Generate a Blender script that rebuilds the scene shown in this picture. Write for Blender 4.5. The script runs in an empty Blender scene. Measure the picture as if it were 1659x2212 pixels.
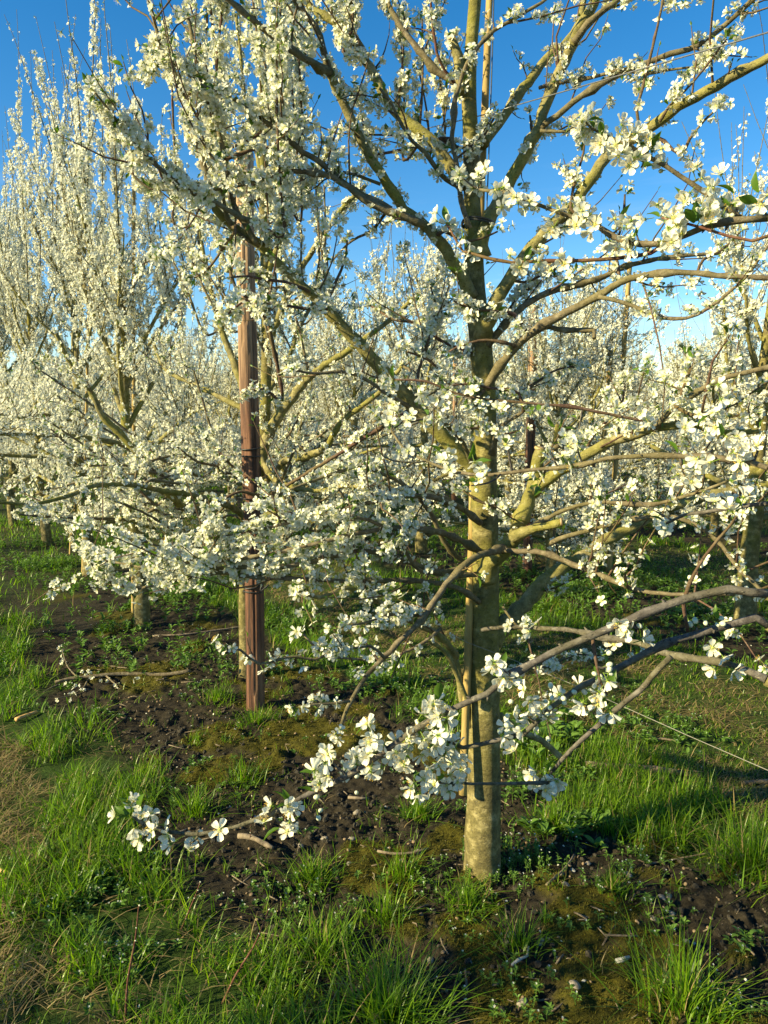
import bpy, math, random
import numpy as np
from mathutils import Matrix, Vector

# ------------------------------------------------------------------ camera, sky, sun, exposure
SC = bpy.context.scene
COL = SC.collection
PITCH = math.radians(7.35)
EYE = 1.5
FPX = 1597.0                      # focal length in the units the branch survey is written in
cam = bpy.data.objects.new('camera', bpy.data.cameras.new('camera'))
COL.objects.link(cam)
cam.location = (0, 0, EYE)
cam.rotation_euler = (math.pi / 2 - PITCH, 0, 0)
cam.data.sensor_fit = 'VERTICAL'
cam.data.sensor_height = 24.0
cam.data.lens = 24.0 * FPX / 2212.0
cam.data.clip_start = 0.05
cam.data.clip_end = 2000
SC.camera = cam

SUN_EL = math.radians(25)
SUN_AZ = math.atan2(-0.915, -0.40)          # direction to the sun, measured from +Y towards +X
to_sun = Vector((math.sin(SUN_AZ) * math.cos(SUN_EL), math.cos(SUN_AZ) * math.cos(SUN_EL), math.sin(SUN_EL)))

world = bpy.data.worlds.new('World')
SC.world = world
world.use_nodes = True
wn, wl = world.node_tree.nodes, world.node_tree.links
wn.clear()
w_out = wn.new('ShaderNodeOutputWorld')
w_bg = wn.new('ShaderNodeBackground')
w_bg.inputs['Strength'].default_value = 0.078
sky = wn.new('ShaderNodeTexSky')
sky.sky_type = 'NISHITA'
sky.sun_disc = False
sky.sun_elevation = SUN_EL
sky.sun_rotation = SUN_AZ
sky.altitude = 50
sky.air_density = 1.0
sky.dust_density = 0.0
sky.ozone_density = 2.0
hs = wn.new('ShaderNodeHueSaturation')
hs.inputs['Saturation'].default_value = 1.42
hs.inputs['Value'].default_value = 1.0
# thin high cirrus streaks low over the orchard
w_tc = wn.new('ShaderNodeTexCoord')
w_map = wn.new('ShaderNodeMapping')
w_map.inputs['Scale'].default_value = (1.4, 1.4, 11)
w_map.inputs['Rotation'].default_value = (0.08, 0.05, 0)
w_noise = wn.new('ShaderNodeTexNoise')
w_noise.inputs['Scale'].default_value = 2.2
w_noise.inputs['Detail'].default_value = 6
w_noise.inputs['Roughness'].default_value = 0.6
w_ramp = wn.new('ShaderNodeValToRGB')
w_ramp.color_ramp.elements[0].position = 0.52
w_ramp.color_ramp.elements[0].color = (0, 0, 0, 1)
w_ramp.color_ramp.elements[1].position = 0.78
w_ramp.color_ramp.elements[1].color = (0.30, 0.30, 0.30, 1)
w_mix = wn.new('ShaderNodeMix')
w_mix.data_type = 'RGBA'
w_mix.inputs['B'].default_value = (6.5, 6.6, 6.8, 1)
wl.new(sky.outputs['Color'], hs.inputs['Color'])
wl.new(w_tc.outputs['Generated'], w_map.inputs['Vector'])
wl.new(w_map.outputs['Vector'], w_noise.inputs['Vector'])
wl.new(w_noise.outputs['Fac'], w_ramp.inputs['Fac'])
w_sep = wn.new('ShaderNodeSeparateXYZ')
w_low = wn.new('ShaderNodeMapRange')
w_low.inputs['From Min'].default_value = 0.12
w_low.inputs['From Max'].default_value = 0.34
w_low.inputs['To Min'].default_value = 1.0
w_low.inputs['To Max'].default_value = 0.0
w_mul = wn.new('ShaderNodeMath'); w_mul.operation = 'MULTIPLY'
wl.new(w_tc.outputs['Generated'], w_sep.inputs[0])
wl.new(w_sep.outputs['Z'], w_low.inputs['Value'])
wl.new(w_ramp.outputs['Color'], w_mul.inputs[0])
wl.new(w_low.outputs[0], w_mul.inputs[1])
wl.new(w_mul.outputs[0], w_mix.inputs['Factor'])
wl.new(hs.outputs['Color'], w_mix.inputs['A'])
wl.new(w_mix.outputs['Result'], w_bg.inputs['Color'])
wl.new(w_bg.outputs['Background'], w_out.inputs['Surface'])

sun_d = bpy.data.lights.new('sun', 'SUN')
sun_d.energy = 5.0
sun_d.angle = math.radians(0.55)
sun_d.color = (1.0, 0.85, 0.46)
sun = bpy.data.objects.new('sun', sun_d)
COL.objects.link(sun)
sun.rotation_euler = (-to_sun).to_track_quat('-Z', 'Y').to_euler()
sun.location = (-6, -3, 6)

SC.view_settings.view_transform = 'Standard'
SC.view_settings.look = 'None'
SC.view_settings.exposure = 1.33
SC.view_settings.gamma = 1
SC.view_settings.use_curve_mapping = False
SC.render.engine = 'CYCLES'
SC.cycles.max_bounces = 8
SC.cycles.transparent_max_bounces = 4
SC.cycles.caustics_reflective = False
SC.cycles.caustics_refractive = False

RNG = np.random.default_rng(7)

# ------------------------------------------------------------------ survey helpers
def ray(u, v):
    x = (u - 829.5) / FPX
    y = (1106 - v) / FPX
    return np.array((x, math.cos(PITCH) + y * math.sin(PITCH), -math.sin(PITCH) + y * math.cos(PITCH)))

def at(u, v, Y):
    r = ray(u, v)
    t = Y / r[1]
    return np.array((0, 0, EYE)) + r * t, t

def on_ground(u, v):
    r = ray(u, v)
    t = EYE / -r[2]
    return r[0] * t, r[1] * t

def project(p):
    d = p - np.array((0, 0, EYE))
    fw = d[:, 1] * math.cos(PITCH) - d[:, 2] * math.sin(PITCH)
    up = d[:, 1] * math.sin(PITCH) + d[:, 2] * math.cos(PITCH)
    fw = np.where(fw < 0.05, 0.05, fw)
    return 829.5 + FPX * d[:, 0] / fw, 1106 - FPX * up / fw, fw

MAIN = np.array((0.318, 2.24))
NRM = np.array((0.82, 0.572))
ALONG = np.array((-0.572, 0.82))
ROW_GAP = 3.5

def row_xy(s, t):
    return MAIN + NRM * s + ALONG * t

# ------------------------------------------------------------------ numeric noise
_LAT = np.random.default_rng(11).random((256, 256))
def vnoise(x, y):
    xi = np.floor(x).astype(int); yi = np.floor(y).astype(int)
    fx = x - xi; fy = y - yi
    fx = fx * fx * (3 - 2 * fx); fy = fy * fy * (3 - 2 * fy)
    a = _LAT[xi & 255, yi & 255]; b = _LAT[(xi + 1) & 255, yi & 255]
    c = _LAT[xi & 255, (yi + 1) & 255]; d = _LAT[(xi + 1) & 255, (yi + 1) & 255]
    return (a * (1 - fx) + b * fx) * (1 - fy) + (c * (1 - fx) + d * fx) * fy

def fbm(x, y, n=4):
    s = 0; a = 0.5; tot = 0
    for i in range(n):
        s = s + a * vnoise(x * 2 ** i + 17.3 * i, y * 2 ** i + 5.1 * i)
        tot += a; a *= 0.5
    return s / tot

def sstep(a, b, x):
    t = np.clip((x - a) / (b - a), 0, 1)
    return t * t * (3 - 2 * t)

MOSS = [(590, 1625, .16), (475, 1600, .15), (420, 1690, .12), (690, 1600, .09), (640, 1545, .10), (985, 1825, .09), (935, 1850, .06), (1235, 2010, .13), (1380, 2080, .15),
        (1300, 1965, .11), (1190, 1910, .10), (985, 2010, .09), (870, 2010, .09), (1030, 2060, .10), (1290, 2150, .12), (1425, 1830, .08),
        (1160, 1860, .07), (1060, 1960, .06), (330, 1480, .22), (230, 1460, .18), (420, 1400, .15), (1100, 2140, .09), (1600, 2080, .05), (560, 1680, .1), (760, 1540, .10), (1010, 1900, .05), (1270, 1745, .05)]
MOSS_XY = [(*on_ground(u, v), r) for u, v, r in MOSS]

def zones(x, y):
    """row-strip coordinate, and how bare / mossy / lush / mown each place is"""
    dx = x - MAIN[0]; dy = y - MAIN[1]
    s = dx * NRM[0] + dy * NRM[1]
    t = dx * ALONG[0] + dy * ALONG[1]
    k = np.round(s / ROW_GAP)
    sr = s - k * ROW_GAP
    wob = (fbm(x * 2.3 + 3, y * 2.3 + 9, 3) - 0.5) * 0.55
    a = np.abs(sr + 0.05) + wob
    bare = 1 - sstep(0.60, 0.80, a)
    bare = bare * (1 - 0.75 * sstep(3.6, 6.5, t) * sstep(0.40, 0.56, fbm(x * 1.7 + 8, y * 1.7 + 2, 3)))
    lush = sstep(0.62, 0.78, a) * (1 - sstep(1.02, 1.18, a))
    mown = sstep(1.02, 1.18, a)
    lush = np.maximum(lush, np.clip(1 - bare - mown, 0, 1) * 0.8)
    moss = np.zeros_like(x)
    n = fbm(x * 9, y * 9, 3)
    for mx, my, r in MOSS_XY:
        q = np.hypot(x - mx, y - my) / r
        moss = np.maximum(moss, 1 - sstep(0.55, 1.05, q + (n - 0.5) * 1.3))
    moss = np.maximum(moss, sstep(0.64, 0.70, fbm(x * 3.1 + 40, y * 3.1 + 12, 4)) * bare)
    return s, t, bare, moss, lush, mown

def gheight(x, y):
    s, t, bare, moss, lush, mown = zones(x, y)
    h = (fbm(x * 0.6, y * 0.6, 2) - 0.5) * 0.07
    clod = np.abs(fbm(x * 11, y * 11, 3) - 0.5)
    fine = fbm(x * 38, y * 38, 3) - 0.5
    h = h + bare * (1 - moss) * (0.07 * clod + 0.030 * fine)
    h = h + moss * (0.014 + 0.055 * (fbm(x * 13, y * 13, 2) - 0.45) + 0.016 * (fbm(x * 45, y * 45, 2) - 0.5))
    h = h + (lush + mown) * 0.015 * (fbm(x * 16, y * 16, 2) - 0.5)
    return h

def gz(x, y):
    return float(gheight(np.array([float(x)]), np.array([float(y)]))[0])

# ------------------------------------------------------------------ materials
def new_mat(name):
    m = bpy.data.materials.new(name)
    m.use_nodes = True
    m.node_tree.nodes.clear()
    return m, m.node_tree.nodes, m.node_tree.links

def ramp(nodes, stops):
    r = nodes.new('ShaderNodeValToRGB')
    e = r.color_ramp.elements
    while len(e) > 1:
        e.remove(e[-1])
    e[0].position = stops[0][0]; e[0].color = (*stops[0][1], 1)
    for p, c in stops[1:]:
        q = e.new(p); q.color = (*c, 1)
    return r

def noise(nodes, links, coord, scale, detail=4, rough=0.55, stretch=None):
    n = nodes.new('ShaderNodeTexNoise')
    n.inputs['Scale'].default_value = scale
    n.inputs['Detail'].default_value = detail
    n.inputs['Roughness'].default_value = rough
    if stretch:
        mp = nodes.new('ShaderNodeMapping')
        mp.inputs['Scale'].default_value = stretch
        links.new(coord, mp.inputs['Vector'])
        links.new(mp.outputs['Vector'], n.inputs['Vector'])
    else:
        links.new(coord, n.inputs['Vector'])
    return n

def mixc(nodes, links, fac, a, b):
    m = nodes.new('ShaderNodeMix'); m.data_type = 'RGBA'
    if isinstance(fac, float): m.inputs['Factor'].default_value = fac
    else: links.new(fac, m.inputs['Factor'])
    for k, v in (('A', a), ('B', b)):
        if isinstance(v, tuple): m.inputs[k].default_value = (*v, 1)
        else: links.new(v, m.inputs[k])
    return m.outputs['Result']

def leafy(name, stops, trans=0.4, rough=0.5, scale=60, tint=(1, 1, 1), spec=0.3):
    """thin translucent plant tissue: colour varies piece to piece"""
    m, n, l = new_mat(name)
    out = n.new('ShaderNodeOutputMaterial')
    geo = n.new('ShaderNodeNewGeometry')
    r = ramp(n, stops)
    no = noise(n, l, geo.outputs['Position'], scale, 2)
    mx = n.new('ShaderNodeMath'); mx.operation = 'MULTIPLY_ADD'
    l.new(geo.outputs['Random Per Island'], mx.inputs[0]); mx.inputs[1].default_value = 0.55
    ad = n.new('ShaderNodeMath'); ad.operation = 'MULTIPLY'
    l.new(no.outputs['Fac'], ad.inputs[0]); ad.inputs[1].default_value = 0.45
    l.new(ad.outputs[0], mx.inputs[2])
    l.new(mx.outputs[0], r.inputs['Fac'])
    p = n.new('ShaderNodeBsdfPrincipled')
    p.inputs['Roughness'].default_value = rough
    p.inputs['Specular IOR Level'].default_value = spec
    l.new(r.outputs['Color'], p.inputs['Base Color'])
    tr = n.new('ShaderNodeBsdfTranslucent')
    l.new(mixc(n, l, 1.0, (0, 0, 0), r.outputs['Color']) if tint == (1, 1, 1) else _mul(n, l, r.outputs['Color'], tint), tr.inputs['Color'])
    ms = n.new('ShaderNodeMixShader'); ms.inputs['Fac'].default_value = trans
    l.new(p.outputs[0], ms.inputs[1]); l.new(tr.outputs[0], ms.inputs[2])
    l.new(ms.outputs[0], out.inputs['Surface'])
    return m

def _mul(n, l, c, tint):
    m = n.new('ShaderNodeMix'); m.data_type = 'RGBA'; m.blend_type = 'MULTIPLY'
    m.inputs['Factor'].default_value = 1
    l.new(c, m.inputs['A']); m.inputs['B'].default_value = (*tint, 1)
    return m.outputs['Result']

def bark(name, base, mid, lich, scale, bump=0.4, ring=True):
    m, n, l = new_mat(name)
    out = n.new('ShaderNodeOutputMaterial')
    tc = n.new('ShaderNodeTexCoord')
    co = tc.outputs['Object']
    n1 = noise(n, l, co, scale, 6, 0.65)
    r1 = ramp(n, [(0.30, base), (0.52, mid), (0.72, lich)])
    l.new(n1.outputs['Fac'], r1.inputs['Fac'])
    # green algae film in broad patches
    n2 = noise(n, l, co, 5.5, 4, 0.6)
    r2 = ramp(n, [(0.40, (0, 0, 0)), (0.62, (1, 1, 1))])
    l.new(n2.outputs['Fac'], r2.inputs['Fac'])
    algae = (0.215, 0.205, 0.022) if ring else (0.13, 0.12, 0.03)
    fm = n.new('ShaderNodeMath'); fm.operation = 'MULTIPLY'; fm.inputs[1].default_value = 0.62 if ring else 0.4
    zs = n.new('ShaderNodeSeparateXYZ'); l.new(co, zs.inputs[0])
    zr = n.new('ShaderNodeMapRange'); zr.inputs['From Min'].default_value = 0.25; zr.inputs['From Max'].default_value = 0.95
    zr.inputs['To Min'].default_value = 0.2; l.new(zs.outputs['Z'], zr.inputs['Value'])
    zm = n.new('ShaderNodeMath'); zm.operation = 'MULTIPLY'; l.new(r2.outputs['Color'], zm.inputs[0]); l.new(zr.outputs[0], zm.inputs[1])
    l.new(zm.outputs[0], fm.inputs[0])
    c = mixc(n, l, fm.outputs[0], r1.outputs['Color'], algae)
    # pale horizontal lenticels and specks
    n3 = noise(n, l, co, 95, 3, 0.6, (1, 1, 2.6))
    r3 = ramp(n, [(0.62, (0, 0, 0)), (0.70, (1, 1, 1))])
    l.new(n3.outputs['Fac'], r3.inputs['Fac'])
    f3 = n.new('ShaderNodeMath'); f3.operation = 'MULTIPLY'; f3.inputs[1].default_value = 0.5
    l.new(r3.outputs['Color'], f3.inputs[0])
    c = mixc(n, l, f3.outputs[0], c, (0.42, 0.37, 0.26))
    n4 = noise(n, l, co, 140, 4, 0.7)
    r4 = ramp(n, [(0.30, (0.05, 0.045, 0.035)), (0.42, (1, 1, 1))])
    l.new(n4.outputs['Fac'], r4.inputs['Fac'])
    mm = n.new('ShaderNodeMix'); mm.data_type = 'RGBA'; mm.blend_type = 'MULTIPLY'; mm.inputs['Factor'].default_value = 0.85
    l.new(c, mm.inputs['A']); l.new(r4.outputs['Color'], mm.inputs['B'])
    p = n.new('ShaderNodeBsdfPrincipled')
    p.inputs['Roughness'].default_value = 0.8
    p.inputs['Specular IOR Level'].default_value = 0.25
    l.new(mm.outputs['Result'], p.inputs['Base Color'])
    nb = noise(n, l, co, scale * 2.2, 6, 0.7, (1, 1, 1.8))
    ba = n.new('ShaderNodeMath'); ba.operation = 'ADD'
    l.new(nb.outputs['Fac'], ba.inputs[0]); l.new(f3.outputs[0], ba.inputs[1])
    b = n.new('ShaderNodeBump'); b.inputs['Strength'].default_value = bump; b.inputs['Distance'].default_value = 0.006
    l.new(ba.outputs[0], b.inputs['Height']); l.new(b.outputs[0], p.inputs['Normal'])
    l.new(p.outputs[0], out.inputs['Surface'])
    return m

def plain(name, c1, c2, scale=30, rough=0.7, bump=0.2, stretch=None, metal=0.0):
    m, n, l = new_mat(name)
    out = n.new('ShaderNodeOutputMaterial')
    tc = n.new('ShaderNodeTexCoord')
    no = noise(n, l, tc.outputs['Object'], scale, 6, 0.65, stretch)
    r = ramp(n, [(0.32, c1), (0.68, c2)])
    l.new(no.outputs['Fac'], r.inputs['Fac'])
    p = n.new('ShaderNodeBsdfPrincipled')
    p.inputs['Roughness'].default_value = rough
    p.inputs['Metallic'].default_value = metal
    l.new(r.outputs['Color'], p.inputs['Base Color'])
    b = n.new('ShaderNodeBump'); b.inputs['Strength'].default_value = bump; b.inputs['Distance'].default_value = 0.01
    l.new(no.outputs['Fac'], b.inputs['Height']); l.new(b.outputs[0], p.inputs['Normal'])
    l.new(p.outputs[0], out.inputs['Surface'])
    return m

M_PETAL = leafy('petal', [(0.0, (0.73, 0.73, 0.60)), (1.0, (0.82, 0.82, 0.73))], trans=0.34, rough=0.55, scale=200)
M_CENTRE = leafy('blossom_centre', [(0.0, (0.42, 0.46, 0.08)), (1.0, (0.62, 0.62, 0.20))], trans=0.2)
M_FILAMENT = leafy('filament', [(0.0, (0.75, 0.74, 0.50)), (1.0, (0.82, 0.82, 0.66))], trans=0.3)
M_ANTHER = leafy('anther', [(0.0, (0.62, 0.36, 0.04)), (1.0, (0.80, 0.58, 0.10))], trans=0.1)
M_SEPAL = leafy('sepal', [(0.0, (0.13, 0.22, 0.03)), (1.0, (0.26, 0.36, 0.06))], trans=0.25)
M_BUD = leafy('bud', [(0.0, (0.60, 0.66, 0.40)), (1.0, (0.82, 0.82, 0.70))], trans=0.25)
M_LEAF = leafy('leaf', [(0.0, (0.035, 0.085, 0.012)), (1.0, (0.12, 0.22, 0.025))], trans=0.4, rough=0.38, tint=(1.5, 1.5, 0.7))
M_PBASE = leafy('petal_base', [(0.0, (0.60, 0.62, 0.34)), (1.0, (0.72, 0.73, 0.48))], trans=0.3, rough=0.55)
FLOWER_MATS = [M_PETAL, M_CENTRE, M_FILAMENT, M_ANTHER, M_SEPAL, M_BUD, M_LEAF, M_PBASE]
M_TRUNK = bark('trunk_bark', (0.045, 0.038, 0.018), (0.165, 0.138, 0.056), (0.40, 0.34, 0.17), 28, 1.0)
M_LIMB = bark('limb_bark', (0.085, 0.074, 0.032), (0.215, 0.188, 0.080), (0.40, 0.35, 0.19), 32, 0.8)
M_BRANCH = bark('branch_bark', (0.070, 0.055, 0.036), (0.15, 0.12, 0.075), (0.27, 0.23, 0.16), 46, 0.5, False)
M_TWIG = bark('twig_bark', (0.055, 0.028, 0.022), (0.10, 0.055, 0.040), (0.17, 0.12, 0.09), 60, 0.4, False)
M_REDTWIG = bark('red_twig_bark', (0.075, 0.026, 0.020), (0.12, 0.048, 0.034), (0.17, 0.10, 0.07), 60, 0.3, False)
M_OLIVE = bark('olive_twig_bark', (0.07, 0.058, 0.026), (0.14, 0.115, 0.05), (0.22, 0.19, 0.10), 40, 0.3, False)
M_GREY = bark('grey_branch_bark', (0.045, 0.038, 0.036), (0.095, 0.083, 0.078), (0.19, 0.172, 0.162), 70, 0.5, False)
M_CUT = plain('cut_wood', (0.33, 0.22, 0.11), (0.45, 0.33, 0.18), 60)
M_STAKE = plain('stake_wood', (0.17, 0.11, 0.03), (0.46, 0.33, 0.11), 30, 0.75, 0.5, (1, 1, 0.08))
M_WIRE = plain('galvanised_wire', (0.20, 0.20, 0.20), (0.36, 0.36, 0.36), 200, 0.45, 0.1, None, 0.8)
M_STRING = plain('pale_string', (0.16, 0.155, 0.13), (0.27, 0.26, 0.23), 300, 0.8)
M_BLACK = plain('black_rubber', (0.012, 0.012, 0.013), (0.03, 0.03, 0.03), 80, 0.5)
M_STONE = plain('flint', (0.13, 0.11, 0.09), (0.32, 0.28, 0.22), 40, 0.7, 0.4)
M_PALE = plain('pale_chip', (0.24, 0.23, 0.20), (0.46, 0.45, 0.41), 80)
M_PIT = plain('old_fruit_stone', (0.12, 0.08, 0.045), (0.27, 0.19, 0.11), 120, 0.8)
M_CLOD = plain('clod', (0.014, 0.012, 0.008), (0.050, 0.041, 0.028), 90, 0.95, 0.6)
M_DEAD = plain('dead_wood', (0.07, 0.05, 0.032), (0.24, 0.19, 0.13), 50, 0.85, 0.4, (1, 1, 0.3))
M_SPLIT = plain('fresh_split_wood', (0.50, 0.27, 0.09), (0.66, 0.42, 0.17), 60, 0.7, 0.4, (1, 1, 0.2))
M_GRASS = leafy('grass_blade', [(0.0, (0.038, 0.105, 0.006)), (0.5, (0.125, 0.245, 0.009)), (1.0, (0.260, 0.350, 0.020))], trans=0.48, rough=0.38, scale=8, tint=(1.5, 1.6, 0.6), spec=0.4)
M_GRASSD = leafy('old_grass_blade', [(0.0, (0.022, 0.060, 0.010)), (1.0, (0.075, 0.130, 0.016))], trans=0.35, rough=0.5, scale=8, tint=(1.3, 1.3, 0.7))
M_STRAW = leafy('dry_blade', [(0.0, (0.15, 0.10, 0.04)), (1.0, (0.36, 0.28, 0.13))], trans=0.3, rough=0.7)
M_MOSS = leafy('moss_frond', [(0.0, (0.026, 0.026, 0.003)), (0.5, (0.092, 0.085, 0.007)), (1.0, (0.23, 0.20, 0.016))], trans=0.35, rough=0.7, scale=25, tint=(1.3, 1.2, 0.5))
M_WEED = leafy('weed_leaf', [(0.0, (0.050, 0.120, 0.020)), (1.0, (0.17, 0.29, 0.05))], trans=0.35, rough=0.45, tint=(1.3, 1.4, 0.6))
GRASS_MATS = [M_GRASS, M_GRASSD, M_STRAW]

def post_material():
    m, n, l = new_mat('weathered_shaded_post_wood')
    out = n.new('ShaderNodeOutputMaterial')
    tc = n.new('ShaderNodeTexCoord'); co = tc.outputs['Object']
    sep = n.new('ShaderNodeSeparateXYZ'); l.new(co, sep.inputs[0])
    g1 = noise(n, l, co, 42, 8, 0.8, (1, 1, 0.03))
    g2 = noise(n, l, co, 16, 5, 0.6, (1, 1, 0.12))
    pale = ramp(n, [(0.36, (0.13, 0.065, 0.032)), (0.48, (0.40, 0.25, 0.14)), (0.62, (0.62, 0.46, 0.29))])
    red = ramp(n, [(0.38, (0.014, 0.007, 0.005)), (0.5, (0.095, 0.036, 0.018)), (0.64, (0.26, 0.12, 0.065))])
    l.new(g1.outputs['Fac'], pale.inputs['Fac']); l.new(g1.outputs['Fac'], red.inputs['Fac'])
    ma = n.new('ShaderNodeMapRange')  # height blend: weathered tan top to dark red stain, with shade painted in below
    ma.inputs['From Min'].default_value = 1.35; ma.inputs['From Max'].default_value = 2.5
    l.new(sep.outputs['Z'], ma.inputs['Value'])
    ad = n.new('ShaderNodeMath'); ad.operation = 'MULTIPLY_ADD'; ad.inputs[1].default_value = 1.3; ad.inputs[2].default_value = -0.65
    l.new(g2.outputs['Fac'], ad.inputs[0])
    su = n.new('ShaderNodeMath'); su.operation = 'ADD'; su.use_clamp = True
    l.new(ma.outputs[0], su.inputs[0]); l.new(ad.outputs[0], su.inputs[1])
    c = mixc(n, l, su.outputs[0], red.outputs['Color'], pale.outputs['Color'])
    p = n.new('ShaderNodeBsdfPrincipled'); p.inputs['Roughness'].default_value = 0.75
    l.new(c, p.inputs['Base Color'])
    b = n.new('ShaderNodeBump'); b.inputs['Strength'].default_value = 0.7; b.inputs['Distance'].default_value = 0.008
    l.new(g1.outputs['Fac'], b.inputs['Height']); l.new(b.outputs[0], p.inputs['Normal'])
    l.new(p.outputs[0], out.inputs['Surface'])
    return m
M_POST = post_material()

def ground_material():
    m, n, l = new_mat('orchard_ground')
    out = n.new('ShaderNodeOutputMaterial')
    tc = n.new('ShaderNodeTexCoord'); co = tc.outputs['Object']
    at_ = n.new('ShaderNodeVertexColor'); at_.layer_name = 'zone'
    sep = n.new('ShaderNodeSeparateColor'); l.new(at_.outputs['Color'], sep.inputs[0])
    ns = noise(n, l, co, 45, 8, 0.75)
    soil = ramp(n, [(0.30, (0.008, 0.007, 0.005)), (0.52, (0.028, 0.023, 0.015)), (0.75, (0.070, 0.056, 0.037))])
    l.new(ns.outputs['Fac'], soil.inputs['Fac'])
    nm = noise(n, l, co, 120, 4, 0.7)
    moss = ramp(n, [(0.3, (0.022, 0.021, 0.003)), (0.7, (0.10, 0.090, 0.010))])
    l.new(nm.outputs['Fac'], moss.inputs['Fac'])
    ng = noise(n, l, co, 30, 6, 0.7)
    grass = ramp(n, [(0.3, (0.012, 0.026, 0.004)), (0.6, (0.035, 0.065, 0.010)), (0.8, (0.08, 0.095, 0.02))])
    l.new(ng.outputs['Fac'], grass.inputs['Fac'])
    thatch = ramp(n, [(0.3, (0.025, 0.032, 0.009)), (0.55, (0.065, 0.070, 0.020)), (0.8, (0.17, 0.14, 0.06))])
    l.new(ng.outputs['Fac'], thatch.inputs['Fac'])
    c = mixc(n, l, sep.outputs[1], soil.outputs['Color'], grass.outputs['Color'])
    c = mixc(n, l, sep.outputs[2], c, thatch.outputs['Color'])
    c = mixc(n, l, sep.outputs[0], c, moss.outputs['Color'])
    p = n.new('ShaderNodeBsdfPrincipled'); p.inputs['Roughness'].default_value = 0.95
    p.inputs['Specular IOR Level'].default_value = 0.15
    l.new(c, p.inputs['Base Color'])
    b = n.new('ShaderNodeBump'); b.inputs['Strength'].default_value = 0.8; b.inputs['Distance'].default_value = 0.012
    l.new(ns.outputs['Fac'], b.inputs['Height']); l.new(b.outputs[0], p.inputs['Normal'])
    l.new(p.outputs[0], out.inputs['Surface'])
    return m
M_GROUND = ground_material()

# ------------------------------------------------------------------ mesh helpers
def make_mesh(name, V, T, mats, mi=None, smooth=True, color=None):
    V = np.ascontiguousarray(V, dtype=np.float32); T = np.ascontiguousarray(T, dtype=np.int32)
    me = bpy.data.meshes.new(name)
    nv, nt = len(V), len(T)
    me.vertices.add(nv); me.vertices.foreach_set('co', V.ravel())
    me.loops.add(nt * 3); me.loops.foreach_set('vertex_index', T.ravel())
    me.polygons.add(nt); me.polygons.foreach_set('loop_start', np.arange(0, nt * 3, 3, dtype=np.int32))
    for m in mats:
        me.materials.append(m)
    if mi is not None:
        me.polygons.foreach_set('material_index', np.ascontiguousarray(mi, dtype=np.int32))
    me.polygons.foreach_set('use_smooth', np.full(nt, bool(smooth)))
    if color is not None:
        ca = me.color_attributes.new('zone', 'FLOAT_COLOR', 'POINT')
        ca.data.foreach_set('color', np.ascontiguousarray(color, dtype=np.float32).ravel())
    me.update(calc_edges=True)
    return me

def link(name, me, parent=None, kind=None, label=None, cat=None, group=None):
    o = bpy.data.objects.new(name, me)
    COL.objects.link(o)
    if parent is not None:
        o.parent = parent
    if kind: o['kind'] = kind
    if label: o['label'] = label
    if cat: o['category'] = cat
    if group: o['group'] = group
    return o

def thing(name, label, cat, loc=(0, 0, 0), group=None):
    return_o = link(name, None, None, None, label, cat, group)
    return_o.location = loc
    return_o.empty_display_size = 0.1
    return return_o

class Bag:
    """collects triangles, becomes one mesh"""
    def __init__(self):
        self.v = []; self.t = []; self.m = []; self.n = 0
    def add(self, V, T, mi=0):
        self.v.append(np.asarray(V, dtype=np.float32)); self.t.append(np.asarray(T) + self.n)
        self.m.append(np.full(len(T), mi) if np.isscalar(mi) else np.asarray(mi))
        self.n += len(V)
    def stamp(self, tpl, pos, R, sc):
        V, T, mi = tpl
        N = len(pos)
        if N == 0: return
        W = np.einsum('nij,kj->nki', R, V) * np.asarray(sc).reshape(-1, 1, 1) + pos[:, None, :]
        TT = (T[None] + (np.arange(N) * len(V))[:, None, None]).reshape(-1, 3)
        self.add(W.reshape(-1, 3), TT, np.tile(mi, N))
    def mesh(self, name, mats, smooth=True, offset=None):
        V = np.concatenate(self.v); T = np.concatenate(self.t); M = np.concatenate(self.m)
        if offset is not None: V = V - np.asarray(offset, dtype=np.float32)
        return make_mesh(name, V, T, mats, M, smooth)

def unit(v):
    v = np.asarray(v, dtype=float)
    return v / (np.linalg.norm(v, axis=-1, keepdims=True) + 1e-9)

def frames(axis, rng):
    """rotation matrices whose z column is the axis, random roll"""
    z = unit(axis)
    a = rng.normal(size=z.shape)
    x = unit(np.cross(a, z)); y = np.cross(z, x)
    return np.stack([x, y, z], axis=2)

def frames_x(axis, rng, up=None):
    """rotation matrices whose x column is the axis, z roughly up"""
    x = unit(axis)
    u = rng.normal(size=x.shape) * 0.5 + np.array((0, 0, 1.0)) if up is None else up
    y = unit(np.cross(u, x)); z = np.cross(x, y)
    return np.stack([x, y, z], axis=2)

def resample(P, R, step):
    """smooth a polyline (Catmull-Rom) and its radii"""
    P = np.asarray(P, float); R = np.asarray(R, float)
    if len(P) < 2: return P, R
    A = np.vstack([2 * P[0] - P[1], P, 2 * P[-1] - P[-2]])
    out, ro = [], []
    for i in range(len(P) - 1):
        L = np.linalg.norm(P[i + 1] - P[i]); k = max(1, int(round(L / step)))
        for j in range(k):
            t = j / k
            p0, p1, p2, p3 = A[i], A[i + 1], A[i + 2], A[i + 3]
            out.append(0.5 * (2 * p1 + (p2 - p0) * t + (2 * p0 - 5 * p1 + 4 * p2 - p3) * t * t + (3 * p1 - p0 - 3 * p2 + p3) * t ** 3))
            ro.append(R[i] * (1 - t) + R[i + 1] * t)
    out.append(P[-1]); ro.append(R[-1])
    return np.array(out), np.array(ro)

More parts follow.
